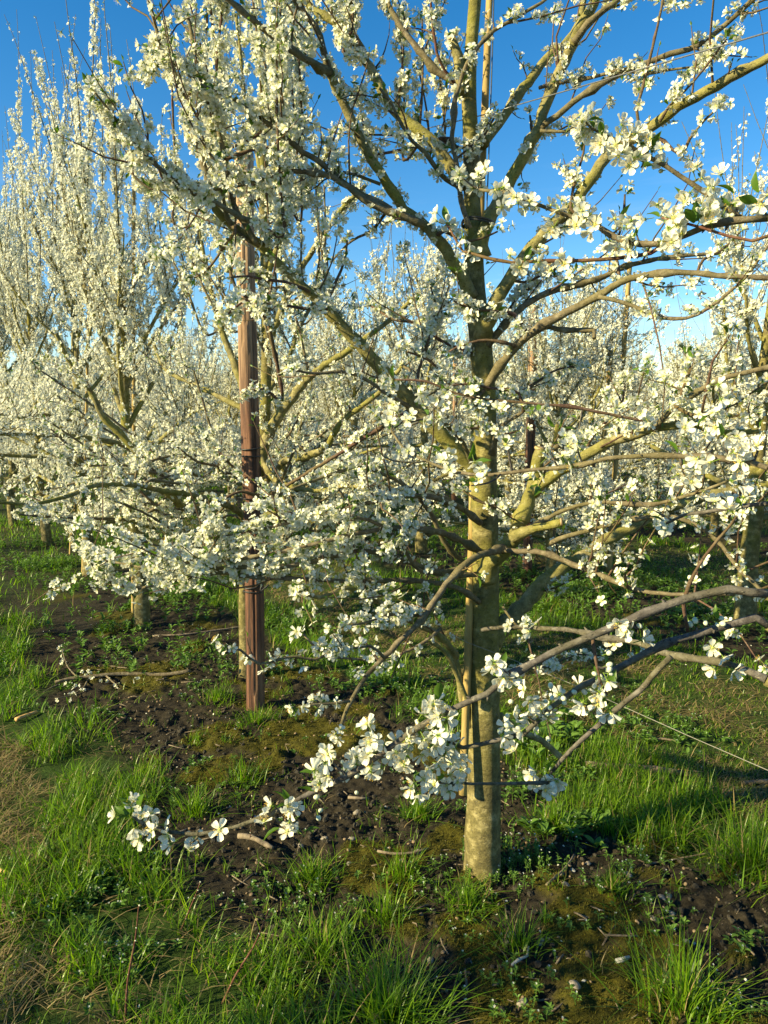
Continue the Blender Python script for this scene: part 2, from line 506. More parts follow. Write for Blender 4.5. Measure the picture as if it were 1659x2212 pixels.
def tube(P, R, sides, rough=0.0, rng=RNG, cap=True):
    P = np.asarray(P, float); R = np.asarray(R, float)
    n = len(P)
    tan = unit(np.gradient(P, axis=0))
    ref = np.array((0.0, 0, 1)) if abs(tan[0][2]) < 0.9 else np.array((1.0, 0, 0))
    x = unit(np.cross(ref, tan[0]))
    X = [x]
    for i in range(1, n):
        x = X[-1] - tan[i] * np.dot(X[-1], tan[i])
        X.append(unit(x))
    X = np.array(X); Y = np.cross(tan, X)
    a = np.linspace(0, 2 * np.pi, sides, endpoint=False)
    rr = R[:, None] * np.ones((1, sides))
    if rough: rr = rr * (1 + rough * rng.normal(size=(n, sides)))
    V = P[:, None] + rr[..., None] * (np.cos(a)[None, :, None] * X[:, None] + np.sin(a)[None, :, None] * Y[:, None])
    V = V.reshape(-1, 3)
    i = np.arange(n - 1)[:, None] * sides; j = np.arange(sides)[None]; k = (j + 1) % sides
    A = (i + j).ravel(); B = (i + k).ravel(); C = (i + sides + k).ravel(); D = (i + sides + j).ravel()
    T = np.concatenate([np.stack([A, B, C], 1), np.stack([A, C, D], 1)])
    if cap:
        V = np.vstack([V, P[0], P[-1]])
        c0, c1 = n * sides, n * sides + 1
        jj = np.arange(sides); kk = (jj + 1) % sides
        T = np.concatenate([T, np.stack([np.full(sides, c0), kk, jj], 1), np.stack([np.full(sides, c1), (n - 1) * sides + jj, (n - 1) * sides + kk], 1)])
    return V, T

# ------------------------------------------------------------------ blossom, bud and leaf shapes
def petal_shape(nl, nw, L=0.0135, W=0.0088, lift=0.35, cup=0.35, base=0.0018):
    V = []; T = []
    for i in range(nl + 1):
        t = i / nl
        w = W * 0.5 * (0.16 + 0.84 * math.sin(min(1, t * 1.15) * math.pi * 0.62) ** 1.1) * (1 if t < 0.8 else (1 - ((t - 0.8) / 0.2) ** 2 * 0.62))
        r = base + L * t
        z = lift * L * (t ** 1.3) * (1 - 0.35 * t)
        for j in range(nw + 1):
            q = 2 * j / nw - 1
            notch = -0.0009 * (1 - abs(q)) if i == nl else 0
            V.append((r + notch - (0.0012 * q * q if i == nl else 0), q * w, z + cup * w * q * q + (0.0004 * math.sin(9 * q + 5 * t))))
    for i in range(nl):
        for j in range(nw):
            a = i * (nw + 1) + j; b = a + 1; c = b + nw + 1; d = a + nw + 1
            T += [(a, b, c), (a, c, d)]
    return np.array(V), np.array(T)

def rotz(V, a):
    c, s = math.cos(a), math.sin(a)
    return V @ np.array([[c, s, 0], [-s, c, 0], [0, 0, 1]])

def roty(V, a):
    c, s = math.cos(a), math.sin(a)
    return V @ np.array([[c, 0, -s], [0, 1, 0], [s, 0, c]])

def lump(rx, ry, rz, seg, rings, z0=0.0, top=1.0):
    V = [(0, 0, z0 - rz)]
    for i in range(1, rings):
        f = math.pi * i / rings - math.pi / 2
        for j in range(seg):
            a = 2 * math.pi * j / seg
            V.append((rx * math.cos(f) * math.cos(a), ry * math.cos(f) * math.sin(a), z0 + rz * math.sin(f) * (top if f > 0 else 1)))
    V.append((0, 0, z0 + rz * top))
    T = []
    for j in range(seg):
        T.append((0, 1 + (j + 1) % seg, 1 + j))
    for i in range(rings - 2):
        for j in range(seg):
            a = 1 + i * seg + j; b = 1 + i * seg + (j + 1) % seg
            T += [(a, b, b + seg), (a, b + seg, a + seg)]
    e = len(V) - 1; o = 1 + (rings - 2) * seg
    for j in range(seg):
        T.append((e, o + j, o + (j + 1) % seg))
    return np.array(V, float), np.array(T)

def flower(lod, openness=1.0, petals=True, seed=0):
    """returns verts, tris, material index; faces +Z, stalk runs down -Z"""
    r = np.random.default_rng(seed)
    b = Bag()
    lift = 0.25 + 0.75 * (1 - openness)
    if petals:
        for k in range(5):
            if lod == 0: V, T = petal_shape(5, 4, lift=lift * r.uniform(0.7, 1.3), W=0.0092 * r.uniform(0.92, 1.08))
            elif lod == 1: V, T = petal_shape(3, 2, lift=lift * r.uniform(0.7, 1.3), W=0.0096)
            else:
                V = np.array([(0.001, 0, 0), (0.0085, 0.0052, 0.0035 + lift * 0.004), (0.0145, 0, 0.002 + lift * 0.006), (0.0085, -0.0052, 0.0035 + lift * 0.004)])
                T = np.array([(0, 2, 1), (0, 3, 2)])
            V = roty(V, -0.35 * (1 - openness) + r.normal() * 0.10)
            pm = np.zeros(len(T), int)
            if lod < 2: pm[:4 if lod == 1 else 8] = 7
            b.add(rotz(V, k * 2 * math.pi / 5 + r.normal() * 0.11), T, pm)
    if lod == 2:
        V = np.array([(0.0026, 0, 0.0032), (-0.0014, 0.0023, 0.0032), (-0.0014, -0.0023, 0.0032)])
        b.add(V, np.array([(0, 1, 2)]), 1)
    else:
        V, T = lump(0.0025, 0.0025, 0.0017, 6, 4, 0.001)
        b.add(V, T, 1)
        ns = 18 if lod == 0 else 7
        for k in range(ns):
            a = k * 2.399 + r.normal() * 0.2
            el = r.uniform(0.55, 1.25); L = r.uniform(0.0062, 0.0088)
            d = np.array((math.cos(a) * math.cos(el), math.sin(a) * math.cos(el), math.sin(el)))
            s = unit(np.cross(d, (0.3, 0.2, 1)))
            w = 0.00022 if lod == 0 else 0.00035
            p0 = d * 0.0012; p1 = p0 + d * L
            b.add(np.array([p0 + s * w, p0 - s * w, p1]), np.array([(0, 1, 2)]), 2)
            q = 0.00065 if lod == 0 else 0.0008
            V = np.array([p1 + (q, 0, 0), p1 - (q, 0, 0), p1 + (0, q, 0.0003), p1 - (0, q, -0.0003), p1 + (0, 0, q * 1.3)])
            b.add(V, np.array([(0, 2, 4), (2, 1, 4), (1, 3, 4), (3, 0, 4)]) if lod == 0 else np.array([(0, 2, 1), (0, 1, 4)]), 3)
        for k in range(5):
            a = (k + 0.5) * 2 * math.pi / 5
            V = np.array([(0.0008, -0.0014, -0.0006), (0.0008, 0.0014, -0.0006), (0.0062, 0, -0.0022)])
            b.add(rotz(V, a), np.array([(0, 1, 2)]), 4)
        Lst = 0.013
        V, T = tube(np.array([(0, 0, -Lst), (0, 0, -0.003), (0, 0, 0.0)]), np.array([0.0006, 0.0007, 0.0017]), 5 if lod == 0 else 3, cap=False)
        b.add(V, T, 4)
    return np.concatenate(b.v), np.concatenate(b.t), np.concatenate(b.m)

def bud_shape(lod):
    b = Bag()
    V, T = lump(0.0036, 0.0036, 0.0044, 8 if lod == 0 else 5, 6 if lod == 0 else 4, 0.0035)
    b.add(V, T, 5)
    V, T = tube(np.array([(0, 0, -0.010), (0, 0, -0.001), (0, 0, 0.001), (0, 0, 0.0026)]), np.array([0.0006, 0.0008, 0.0026, 0.0034]), 6 if lod == 0 else 4, cap=False)
    b.add(V, T, 4)
    return np.concatenate(b.v), np.concatenate(b.t), np.concatenate(b.m)

def leaf_shape(lod, L=0.030, W=0.013):
    n = 5 if lod == 0 else 2
    V = []; T = []
    for i in range(n + 1):
        t = i / n
        w = W * 0.5 * math.sin(math.pi * (0.06 + 0.94 * t) ** 0.85) if i < n else 0.0002
        z = 0.28 * L * t - 0.30 * L * t * t
        for q in (-1, 0, 1):
            V.append((0.003 + L * t, q * w, z + abs(q) * w * 0.55))
    for i in range(n):
        for j in range(2):
            a = i * 3 + j
            T += [(a, a + 1, a + 4), (a, a + 4, a + 3)]
    return np.array(V), np.array(T), np.full(len(T), 6)

FL = {0: [flower(0, 1.0, True, 1), flower(0, 0.75, True, 2), flower(0, 0.35, True, 3)],
      1: [flower(1, 1.0, True, 4), flower(1, 0.75, True, 5), flower(1, 0.35, True, 6)],
      2: [flower(2, 1.0, True, 7), flower(2, 0.6, True, 8)]}
BUD = {0: bud_shape(0), 1: bud_shape(1)}
LEAF = {0: leaf_shape(0), 1: leaf_shape(1), 2: leaf_shape(1, 0.024, 0.012)}
ME_BLOSSOM = [make_mesh('blossom', *FL[0][i][:2], FLOWER_MATS, FL[0][i][2]) for i in range(3)]
_core = flower(0, 1.0, False, 9)
ME_CORE = make_mesh('blossom_core', *_core[:2], FLOWER_MATS, _core[2])
ME_PETAL = []
for _lift, _cup in ((0.12, 0.25), (0.34, 0.55), (0.6, 0.75)):
    _v, _t = petal_shape(6, 4, lift=_lift, cup=_cup)
    ME_PETAL.append(make_mesh('petal', _v, _t, FLOWER_MATS, np.where(np.arange(len(_t)) < 8, 7, 0)))
ME_BUD = make_mesh('bud', *BUD[0][:2], FLOWER_MATS, BUD[0][2])
ME_LEAF = make_mesh('leaf', *LEAF[0][:2], FLOWER_MATS, LEAF[0][2])

class Flora:
    """where a tree's blossoms, buds and leaves sit"""
    def __init__(self, seed):
        self.rng = np.random.default_rng(seed)
        self.f = []; self.b = []; self.l = []
    def cluster(self, p, tan, n, spread=0.012, sc=1.0, bud=0.12, leaf=0.4, out=None):
        r = self.rng
        o = unit(r.normal(size=3) + np.array((0, 0, 0.25))) if out is None else unit(out)
        o = unit(o - tan * np.dot(o, tan) * 0.7)
        for _ in range(n):
            d = unit(o * 0.9 + r.normal(size=3) * 0.62)
            q = p + tan * r.normal() * spread + d * r.uniform(0.012, 0.026) * sc
            if r.random() < bud: self.b.append((*q, *d, sc * r.uniform(0.75, 1.15)))
            else: self.f.append((*q, *d, sc * r.uniform(0.84, 1.10)))
        k = r.random()
        if k < leaf:
            for _ in range(1 + int(r.random() * 2.4)):
                d = unit(o + r.normal(size=3) * 0.7)
                self.l.append((*(p + d * 0.004), *d, sc * r.uniform(0.45, 1.0)))
    def along(self, P, R, per_m, n=(2, 5), start=0.0, rmax=0.008, sc=1.0, bud=0.12, leaf=0.4, spread=0.012):
        per_m = per_m * self.rng.uniform(0.55, 1.45)
        g0 = self.rng.uniform(0, 1.2); g1 = g0 + self.rng.uniform(0.06, 0.22)
        seg = np.linalg.norm(np.diff(P, axis=0), axis=1)
        cum = np.concatenate([[0], np.cumsum(seg)]); L = cum[-1]
        k = self.rng.poisson(per_m * L)
        if k == 0: return
        tan = unit(np.gradient(P, axis=0))
        for d in self.rng.uniform(start * L, L, k):
            i = min(np.searchsorted(cum, d) - 1, len(P) - 2); i = max(i, 0)
            if R[i] > rmax or g0 < d / L < g1: continue
            f = (d - cum[i]) / (seg[i] + 1e-9)
            self.cluster(P[i] + (P[i + 1] - P[i]) * f, tan[i], self.rng.integers(n[0], n[1] + 1), spread, sc, bud, leaf)

def shoots(fl, bag, P, R, per_m, length, up, per_cl, n=(2, 4), start=0.15, mat=0, sc=1.0, r0=0.0026, bud=0.15, leaf=0.4, tip_leaf=True):
    """short flowering side shoots along a branch"""
    r = fl.rng
    seg = np.linalg.norm(np.diff(P, axis=0), axis=1)
    cum = np.concatenate([[0], np.cumsum(seg)]); L = cum[-1]
    tan = unit(np.gradient(P, axis=0))
    for d in r.uniform(start * L, L, r.poisson(per_m * L)):
        i = max(0, min(np.searchsorted(cum, d) - 1, len(P) - 2))
        p = P[i] + (P[i + 1] - P[i]) * ((d - cum[i]) / (seg[i] + 1e-9))
        o = r.normal(size=3); o = unit(o - tan[i] * np.dot(o, tan[i]))
        dr = unit(o + tan[i] * r.uniform(0.1, 0.9) + np.array((0, 0, up)))
        ln = r.uniform(*length)
        k = 4
        Q = [p]
        for j in range(k):
            dr = unit(dr + r.normal(size=3) * 0.16 + np.array((0, 0, up * 0.25)))
            Q.append(Q[-1] + dr * ln / k)
        Q = np.array(Q); rr = np.linspace(min(r0, R[i] * 0.7), 0.0011, k + 1)
        V, T = tube(Q, rr, 4, cap=False); bag.add(V, T, mat)
        fl.along(Q, rr, per_cl, n, 0.08, 1, sc, bud, leaf)
        if tip_leaf: fl.l.append((*Q[-1], *dr, 0.5 * sc))

def bake(fl, lod, base, pick=0, petals=0, pickbuds=0, pickleaves=0, root=None, keep=None, core=True):
    """large blossoms become parts of their own, the small rest one mesh"""
    r = fl.rng
    F = np.array(fl.f).reshape(-1, 7); B = np.array(fl.b).reshape(-1, 7); L = np.array(fl.l).reshape(-1, 7)
    base = np.asarray(base, float)
    def choose(A, k):
        if k <= 0 or len(A) == 0: return np.zeros(len(A), bool)
        u, v, t = project(A[:, :3])
        ok = (u > -25) & (u < 1685) & (v > -25) & (v < 2237) & (t > 0.4)
        size = np.where(ok, A[:, 6] / t, -1)
        idx = np.argsort(-size)[:k]
        m = np.zeros(len(A), bool); m[idx] = True
        return m & ok
    mf, mb, ml = choose(F, pick), choose(B, pickbuds), choose(L, pickleaves)
    if mf.any():
        S = F[mf]; u, v, t = project(S[:, :3]); order = np.argsort(-S[:, 6] / t)
        RR = frames(S[:, 3:6], r)
        for rank, i in enumerate(order):
            M = Matrix(RR[i].tolist()).to_4x4() @ Matrix.Scale(float(S[i, 6]), 4)
            M.translation = Vector(S[i, :3] - base)
            sep = rank < petals
            o = link('blossom', ME_CORE if sep else ME_BLOSSOM[int(r.integers(0, 3))], root)
            o.matrix_local = M
            if sep:
                opn = r.uniform(-0.15, 0.55)
                for k in range(5):
                    q = link('petal', ME_PETAL[int(r.integers(0, 3))], o)
                    q.rotation_euler = (r.normal() * 0.22, -opn + r.normal() * 0.16, k * 2 * math.pi / 5 + r.normal() * 0.11)
                    q.scale = (r.uniform(0.92, 1.08),) * 3
    if mb.any():
        S = B[mb]; RR = frames(S[:, 3:6], r)
        for i in range(len(S)):
            M = Matrix(RR[i].tolist()).to_4x4() @ Matrix.Scale(float(S[i, 6]), 4); M.translation = Vector(S[i, :3] - base)
            link('bud', ME_BUD, root).matrix_local = M
    if ml.any():
        S = L[ml]; RR = frames_x(S[:, 3:6], r)
        for i in range(len(S)):
            M = Matrix(RR[i].tolist()).to_4x4() @ Matrix.Scale(float(S[i, 6]), 4); M.translation = Vector(S[i, :3] - base)
            link('leaf', ME_LEAF, root).matrix_local = M
    out = []
    bag = Bag()
    F = F[~mf]; B = B[~mb]; L = L[~ml]
    if len(F):
        var = r.integers(0, len(FL[lod]), len(F))
        for k, tp in enumerate(FL[lod]):
            S = F[var == k]
            if len(S): bag.stamp(tp, S[:, :3], frames(S[:, 3:6], r), S[:, 6])
    if len(B): bag.stamp(BUD[1], B[:, :3], frames(B[:, 3:6], r), B[:, 6])
    if bag.n:
        out.append(link('blossoms', bag.mesh('blossoms', FLOWER_MATS, True, base), root, 'stuff'))
    if len(L):
        bag = Bag(); bag.stamp(LEAF[2 if lod == 2 else 1], L[:, :3], frames_x(L[:, 3:6], r), L[:, 6])
        out.append(link('leaves', bag.mesh('leaves', FLOWER_MATS, True, base), root, 'stuff'))
    return out

# ------------------------------------------------------------------ ground
def axis(lo, hi, step, far, grow):
    a = list(np.arange(lo, hi + step * 0.5, step))
    s = step; x = a[-1]
    while x < far: s *= grow; x += s; a.append(x)
    s = step; x = a[0]
    pre = []
    while x > -far: s *= grow; x -= s; pre.append(x)
    return np.array(pre[::-1] + a)

gx = axis(-2.0, 2.0, 0.0125, 420, 1.13)
gy = axis(1.45, 4.6, 0.0125, 420, 1.10)
GX, GY = np.meshgrid(gx, gy, indexing='ij')
fx, fy = GX.ravel(), GY.ravel()
s_, t_, bare_, moss_, lush_, mown_ = zones(fx, fy)
gh_ = gheight(fx, fy)
far_fade = 1 - sstep(30, 60, np.hypot(fx, fy))
V = np.stack([fx, fy, gh_ * far_fade], 1)
nx, ny = len(gx), len(gy)
I, J = np.meshgrid(np.arange(nx - 1), np.arange(ny - 1), indexing='ij')
A = (I * ny + J).ravel(); B_ = A + ny; C_ = B_ + 1; D_ = A + 1
T = np.concatenate([np.stack([A, B_, C_], 1), np.stack([A, C_, D_], 1)])
zc = np.stack([moss_ * 0.95, np.maximum(lush_, mown_), mown_ * sstep(0.35, 0.6, fbm(fx * 5, fy * 5, 3)), np.ones_like(fx)], 1)
link('ground', make_mesh('ground', V, T, [M_GROUND], None, True, zc), None, 'structure')

# ------------------------------------------------------------------ grass, moss, soil crumbs
def blades(bag, x, y, h, w, az, lean, mi, segs=2, z=None):
    n = len(x)
    if n == 0: return
    z = gheight(x, y) - 0.004 if z is None else z
    d = np.stack([np.cos(az), np.sin(az)], 1); sd = np.stack([-d[:, 1], d[:, 0]], 1)
    rows = []
    for i in range(segs + 1):
        t = i / segs
        hh = h * (t - 0.30 * lean * t * t) * np.sqrt(np.clip(1 - 0.45 * lean, 0.1, 1))
        oo = h * lean * (t ** 1.7)
        ww = w * (1 - t ** 1.6) * 0.5 if i < segs else None
        c = np.stack([x + d[:, 0] * oo, y + d[:, 1] * oo, z + hh], 1)
        if ww is None: rows.append(c)
        else:
            o = np.concatenate([sd * ww[:, None], np.zeros((n, 1))], 1)
            rows += [c - o, c + o]
    K = len(rows)
    V = np.stack(rows, 1).reshape(-1, 3)
    tri = []
    for i in range(segs - 1):
        a = i * 2; tri += [(a, a + 1, a + 3), (a, a + 3, a + 2)]
    a = (segs - 1) * 2; tri.append((a, a + 1, a + 2))
    T = (np.array(tri)[None] + (np.arange(n) * K)[:, None, None]).reshape(-1, 3)
    bag.add(V, T, np.repeat(mi, len(tri)))

def scatter(x0, x1, y0, y1, per_m2, rng, wedge=0.66):
    n = int((x1 - x0) * (y1 - y0) * per_m2)
    x = rng.uniform(x0, x1, n); y = rng.uniform(y0, y1, n)
    k = np.abs(x) < y * wedge + 0.35
    return x[k], y[k]

rg = np.random.default_rng(21)
lawn = Bag(); thatch = Bag()
for (x0, x1, y0, y1, dens, wid, segs) in ((-2.4, 2.4, 1.3, 3.2, 11500, 1.0, 3), (-4.2, 4.2, 3.2, 6.0, 3600, 1.5, 2), (-8, 8, 6, 11, 1050, 2.6, 2), (-17, 17, 11, 24, 170, 6, 2)):
    x, y = scatter(x0, x1, y0, y1, dens, rg)
    s, t, bare, moss, lush, mown = zones(x, y)
    clump = fbm(x * 7 + 31, y * 7 + 3, 3)
    u = rg.random(len(x))
    # lush long edges of each alley
    pl = lush * sstep(0.36, 0.56, clump) * 0.85
    k = u < pl
    n = k.sum()
    blades(lawn, x[k], y[k], rg.uniform(0.05, 0.15, n) * (0.5 + clump[k]), rg.uniform(0.0026, 0.0055, n) * wid, rg.uniform(0, 6.28, n), rg.uniform(0.15, 1.05, n), rg.choice([0, 0, 0, 1, 2], n, p=[.3, .25, .2, .2, .05]), segs)
    # mown alley: short living blades
    k = (u < mown * 0.85 * (0.35 + sstep(0.35, 0.6, clump)))
    n = k.sum()
    blades(lawn, x[k], y[k], rg.uniform(0.02, 0.055, n), rg.uniform(0.002, 0.0038, n) * wid, rg.uniform(0, 6.28, n), rg.uniform(0.3, 1.15, n), rg.choice([0, 1, 2], n, p=[.55, .30, .15]), 2)
    # dry clippings lying on it
    k = (u > 1 - (mown * 0.95 + 0.18 * lush) * sstep(0.36, 0.60, fbm(x * 5, y * 5, 3)) * 0.40)
    n = k.sum()
    blades(thatch, x[k], y[k], rg.uniform(0.03, 0.08, n), rg.uniform(0.002, 0.004, n) * wid, rg.uniform(0, 6.28, n), rg.uniform(1.2, 2.2, n), np.full(n, 2), 2, gheight(x[k], y[k]) + rg.uniform(0.0, 0.022, n))
    # thin seedlings on the bare strip
    k = (u < 0.05 * bare * sstep(0.5, 0.65, clump))
    n = k.sum()
    blades(lawn, x[k], y[k], rg.uniform(0.02, 0.07, n), rg.uniform(0.002, 0.003, n) * wid, rg.uniform(0, 6.28, n), rg.uniform(0.2, 1.0, n), rg.choice([0, 1], n), 2)
for _ in range(330):                                    # small wisps all over the bare strip
    px, py = rg.uniform(-1.9, 2.1), rg.uniform(1.45, 5.0)
    if abs(px) > 0.62 * py + 0.3: continue
    zb = zones(np.array([px]), np.array([py]))
    if rg.random() > zb[2][0]: continue
    n = int(rg.integers(5, 38)); sd_ = rg.uniform(0.008, 0.035)
    blades(lawn, px + rg.normal(size=n) * sd_, py + rg.normal(size=n) * sd_, rg.uniform(0.02, 0.075, n), rg.uniform(0.002, 0.0042, n), rg.uniform(0, 6.28, n), rg.uniform(0.2, 1.2, n), rg.choice([0, 1, 2], n, p=[.65, .25, .10]), 3)
link('grass', lawn.mesh('grass', GRASS_MATS), None, 'stuff')
link('dry_grass_clippings', thatch.mesh('dry_grass_clippings', GRASS_MATS), None, 'stuff')

mossbag = Bag()
for (x0, x1, y0, y1, dens, wid) in ((-1.6, 1.9, 1.4, 3.0, 42000, 1.0), (-2.8, 2.6, 3.0, 5.2, 9000, 1.9)):
    x, y = scatter(x0, x1, y0, y1, dens, rg)
    moss = zones(x, y)[3]
    k = (rg.random(len(x)) < sstep(0.25, 0.7, moss)); n = k.sum()
    blades(mossbag, x[k], y[k], rg.uniform(0.005, 0.014, n) * (0.7 + 0.3 * wid), rg.uniform(0.0016, 0.0032, n) * wid, rg.uniform(0, 6.28, n), rg.uniform(0.2, 1.3, n), np.zeros(n, int), 2, gheight(x[k], y[k]) - 0.002)
link('moss', mossbag.mesh('moss', [M_MOSS]), None, 'stuff')

def pebble_shape(seed, flat=0.6, seg=7, rings=5):
    r = np.random.default_rng(seed)
    V, T = lump(1, r.uniform(0.6, 0.9), flat, seg, rings)
    V = V * (1 + r.normal(size=(len(V), 1)) * 0.10)
    return V, T, np.zeros(len(T), int)
PEB = [pebble_shape(i, f) for i, f in enumerate((0.6, 0.75, 0.5, 0.7))]

def lie(n, rng, tilt=0.35):
    ax = np.stack([rng.normal(size=n) * tilt, rng.normal(size=n) * tilt, np.ones(n)], 1)
    return frames(ax, rng)

crumbs = Bag(); pits = Bag()
x, y = scatter(-1.7, 2.2, 1.4, 3.6, 3600, rg)
_, _, bare, moss, _, _ = zones(x, y)
k = rg.random(len(x)) < bare * (1 - moss) * (0.35 + 0.65 * sstep(0.42, 0.6, fbm(x * 6, y * 6, 2)))
x, y = x[k], y[k]; n = len(x)
sz = 0.002 + 0.011 * rg.random(n) ** 6
C4 = [pebble_shape(20 + i, 0.8, 5, 4) for i in range(3)]
var = rg.integers(0, 3, n)
P3 = np.stack([x, y, gheight(x, y) + sz * 0.3], 1)
for q in range(3):
    kk = var == q
    crumbs.stamp(C4[q], P3[kk], lie(kk.sum(), rg, 0.8), sz[kk])
link('soil_crumbs', crumbs.mesh('soil_crumbs', [M_CLOD], False), None, 'stuff')
x, y = scatter(-1.5, 2.2, 1.4, 3.8, 150, rg)
_, _, bare, moss, _, _ = zones(x, y)
k = rg.random(len(x)) < bare * (1 - 0.6 * moss)
x, y = x[k], y[k]; n = len(x)
sz = rg.uniform(0.003, 0.008, n)
P3 = np.stack([x, y, gheight(x, y) + sz * 0.35], 1)
pits.stamp(pebble_shape(31, 0.55), P3, lie(n, rg), sz)
link('old_plum_stones', pits.mesh('old_plum_stones', [M_PIT]), None, 'stuff')

# bark chips and twiggy litter on the bare strip
litter = Bag()
x, y = scatter(-1.8, 2.0, 1.5, 4.4, 75, rg)
_, _, bare, moss, lush, mown = zones(x, y)
k = rg.random(len(x)) < np.maximum(bare, 0.25 * mown)
for px, py in zip(x[k], y[k]):
    L = 0.008 + 0.04 * rg.random() ** 2; a = rg.uniform(0, 6.28)
    p = np.array((px, py, gz(px, py) + 0.004)); d = np.array((math.cos(a), math.sin(a), rg.normal() * 0.12))
    Q = np.array([p - d * L, p + rg.normal(size=3) * 0.002, p + d * L])
    V, T = tube(Q, np.array([1, 1.1, 0.8]) * rg.uniform(0.0008, 0.0032), 5)
    litter.add(V, T, 0)
link('bark_litter', litter.mesh('bark_litter', [M_DEAD]), None, 'stuff')

# fallen petals
fp = Bag()
x, y = scatter(-3, 2.6, 1.5, 6, 34, rg)
n = len(x)
V = np.array([(-1, -0.7, 0), (1, -0.7, 0.15), (1, 0.7, 0), (-1, 0.7, 0.2)]) * 0.0042
fp.stamp((V, np.array([(0, 1, 2), (0, 2, 3)]), np.zeros(2, int)), np.stack([x, y, gheight(x, y) + 0.008], 1), lie(n, rg, 0.5), rg.uniform(0.6, 1.1, n))
link('fallen_petals', fp.mesh('fallen_petals', [M_PETAL]), None, 'stuff')

# low leafy weeds between the tufts: (u, v, spread m, plants, leaf length, height)
weeds = Bag(); wf = Bag()
WLEAF = (lambda V, T, m: (V, T, np.zeros(len(T), int)))(*leaf_shape(0, 1.0, 0.5))
def weed_patch(cx, cy, spread, n, ll, hh):
    for _ in range(n):
        px = cx + rg.normal() * spread; py = cy + rg.normal() * spread
        z0 = gz(px, py)
        m = int(rg.integers(6, 12))
        a = rg.uniform(0, 6.28, m); e = rg.uniform(0.05, 0.8, m)
        hz = rg.uniform(0.2, 1.0, m) * hh
        pos = np.stack([px + np.cos(a) * 0.3 * ll * rg.random(m), py + np.sin(a) * 0.3 * ll * rg.random(m), z0 + hz], 1)
        ax = np.stack([np.cos(a) * np.cos(e), np.sin(a) * np.cos(e), np.sin(e)], 1)
        weeds.stamp(WLEAF, pos, frames_x(ax, rg, np.tile((0, 0, 1.0), (m, 1))), rg.uniform(0.6, 1.1, m) * ll)
        V, T = tube(np.array([(px, py, z0 - 0.003), (px + rg.normal() * 0.005, py, z0 + hh)]), np.array([0.001, 0.0006]), 4, cap=False)
        weeds.add(V, T, 0)
        if rg.random() < 0.5:
            wf.stamp(FL[2][0], np.array([(px, py, z0 + hh * 1.2)]), frames(np.array([(0.2, -0.4, 1.0)]), rg), np.array([0.22]))
WP = [(1150, 1625, .06, 26, .055, .06), (1200, 1590, .06, 20, .05, .05), (1110, 1720, .05, 24, .022, .07), (1120, 1860, .07, 60, .013, .05), (1090, 1900, .06, 50, .012, .04),
      (1180, 1790, .06, 14, .04, .03), (1265, 1790, .05, 10, .045, .03), (1235, 1680, .05, 24, .024, .05), (440, 1265, .16, 90, .03, .10), (400, 1290, .14, 60, .03, .08),
      (620, 1350, .14, 60, .03, .09), (95, 1225, .16, 60, .035, .10), (130, 1260, .2, 40, .03, .06), (290, 1320, .08, 14, .04, .04), (460, 1410, .14, 50, .018, .03),
      (250, 1420, .16, 40, .018, .03), (560, 1440, .12, 40, .018, .03), (215, 1905, .06, 40, .024, .03), (180, 1960, .07, 40, .024, .03), (240, 2080, .06, 30, .022, .03),
      (1200, 1260, .3, 120, .035, .08), (1300, 1290, .3, 120, .035, .08), (1450, 1250, .35, 120, .035, .07), (1180, 1330, .25, 70, .035, .06), (860, 1480, .15, 60, .03, .05), (950, 1530, .12, 60, .025, .05),
      (780, 1480, .15, 60, .025, .05), (1540, 1340, .2, 70, .03, .06), (1330, 1560, .16, 60, .025, .04), (1460, 1600, .12, 30, .03, .03), (930, 1920, .05, 24, .014, .02), (1290, 1920, .05, 12, .014, .02),
      (1500, 1900, .08, 10, .014, .02), (1380, 1950, .07, 8, .014, .015), (1330, 1870, .06, 16, .014, .03), (700, 1990, .08, 24, .016, .03), (620, 1960, .08, 20, .016, .03), (1130, 2180, .08, 40, .014, .03), (1560, 2190, .06, 40, .012, .03), (1010, 1760, .04, 16, .014, .03)]
for u, v, sp, n, ll, hh in WP:
    weed_patch(*on_ground(u, v), sp, n, ll, hh)
for _ in range(95):                                    # scattered seedlings near the camera
    px, py = rg.uniform(-1.8, 2.1), rg.uniform(1.5, 4.6)
    if abs(px) < 0.62 * py + 0.3: weed_patch(px, py, 0.05, int(rg.integers(3, 12)), rg.uniform(.010, .022), rg.uniform(.012, .03))
for _ in range(110):                                  # more of the same along the further strips
    s0 = rg.choice([0, 1, 1, 2]) * ROW_GAP + rg.normal() * 0.4
    t0 = rg.uniform(-3.5, 8)
    cx, cy = row_xy(s0, t0)
    if cy > 3.6 and abs(cx) < 0.7 * cy: weed_patch(cx, cy, 0.25, 26, .04, .07)
link('weeds', weeds.mesh('weeds', [M_WEED]), None, 'stuff')
link('weed_flowers', wf.mesh('weed_flowers', FLOWER_MATS), None, 'stuff')

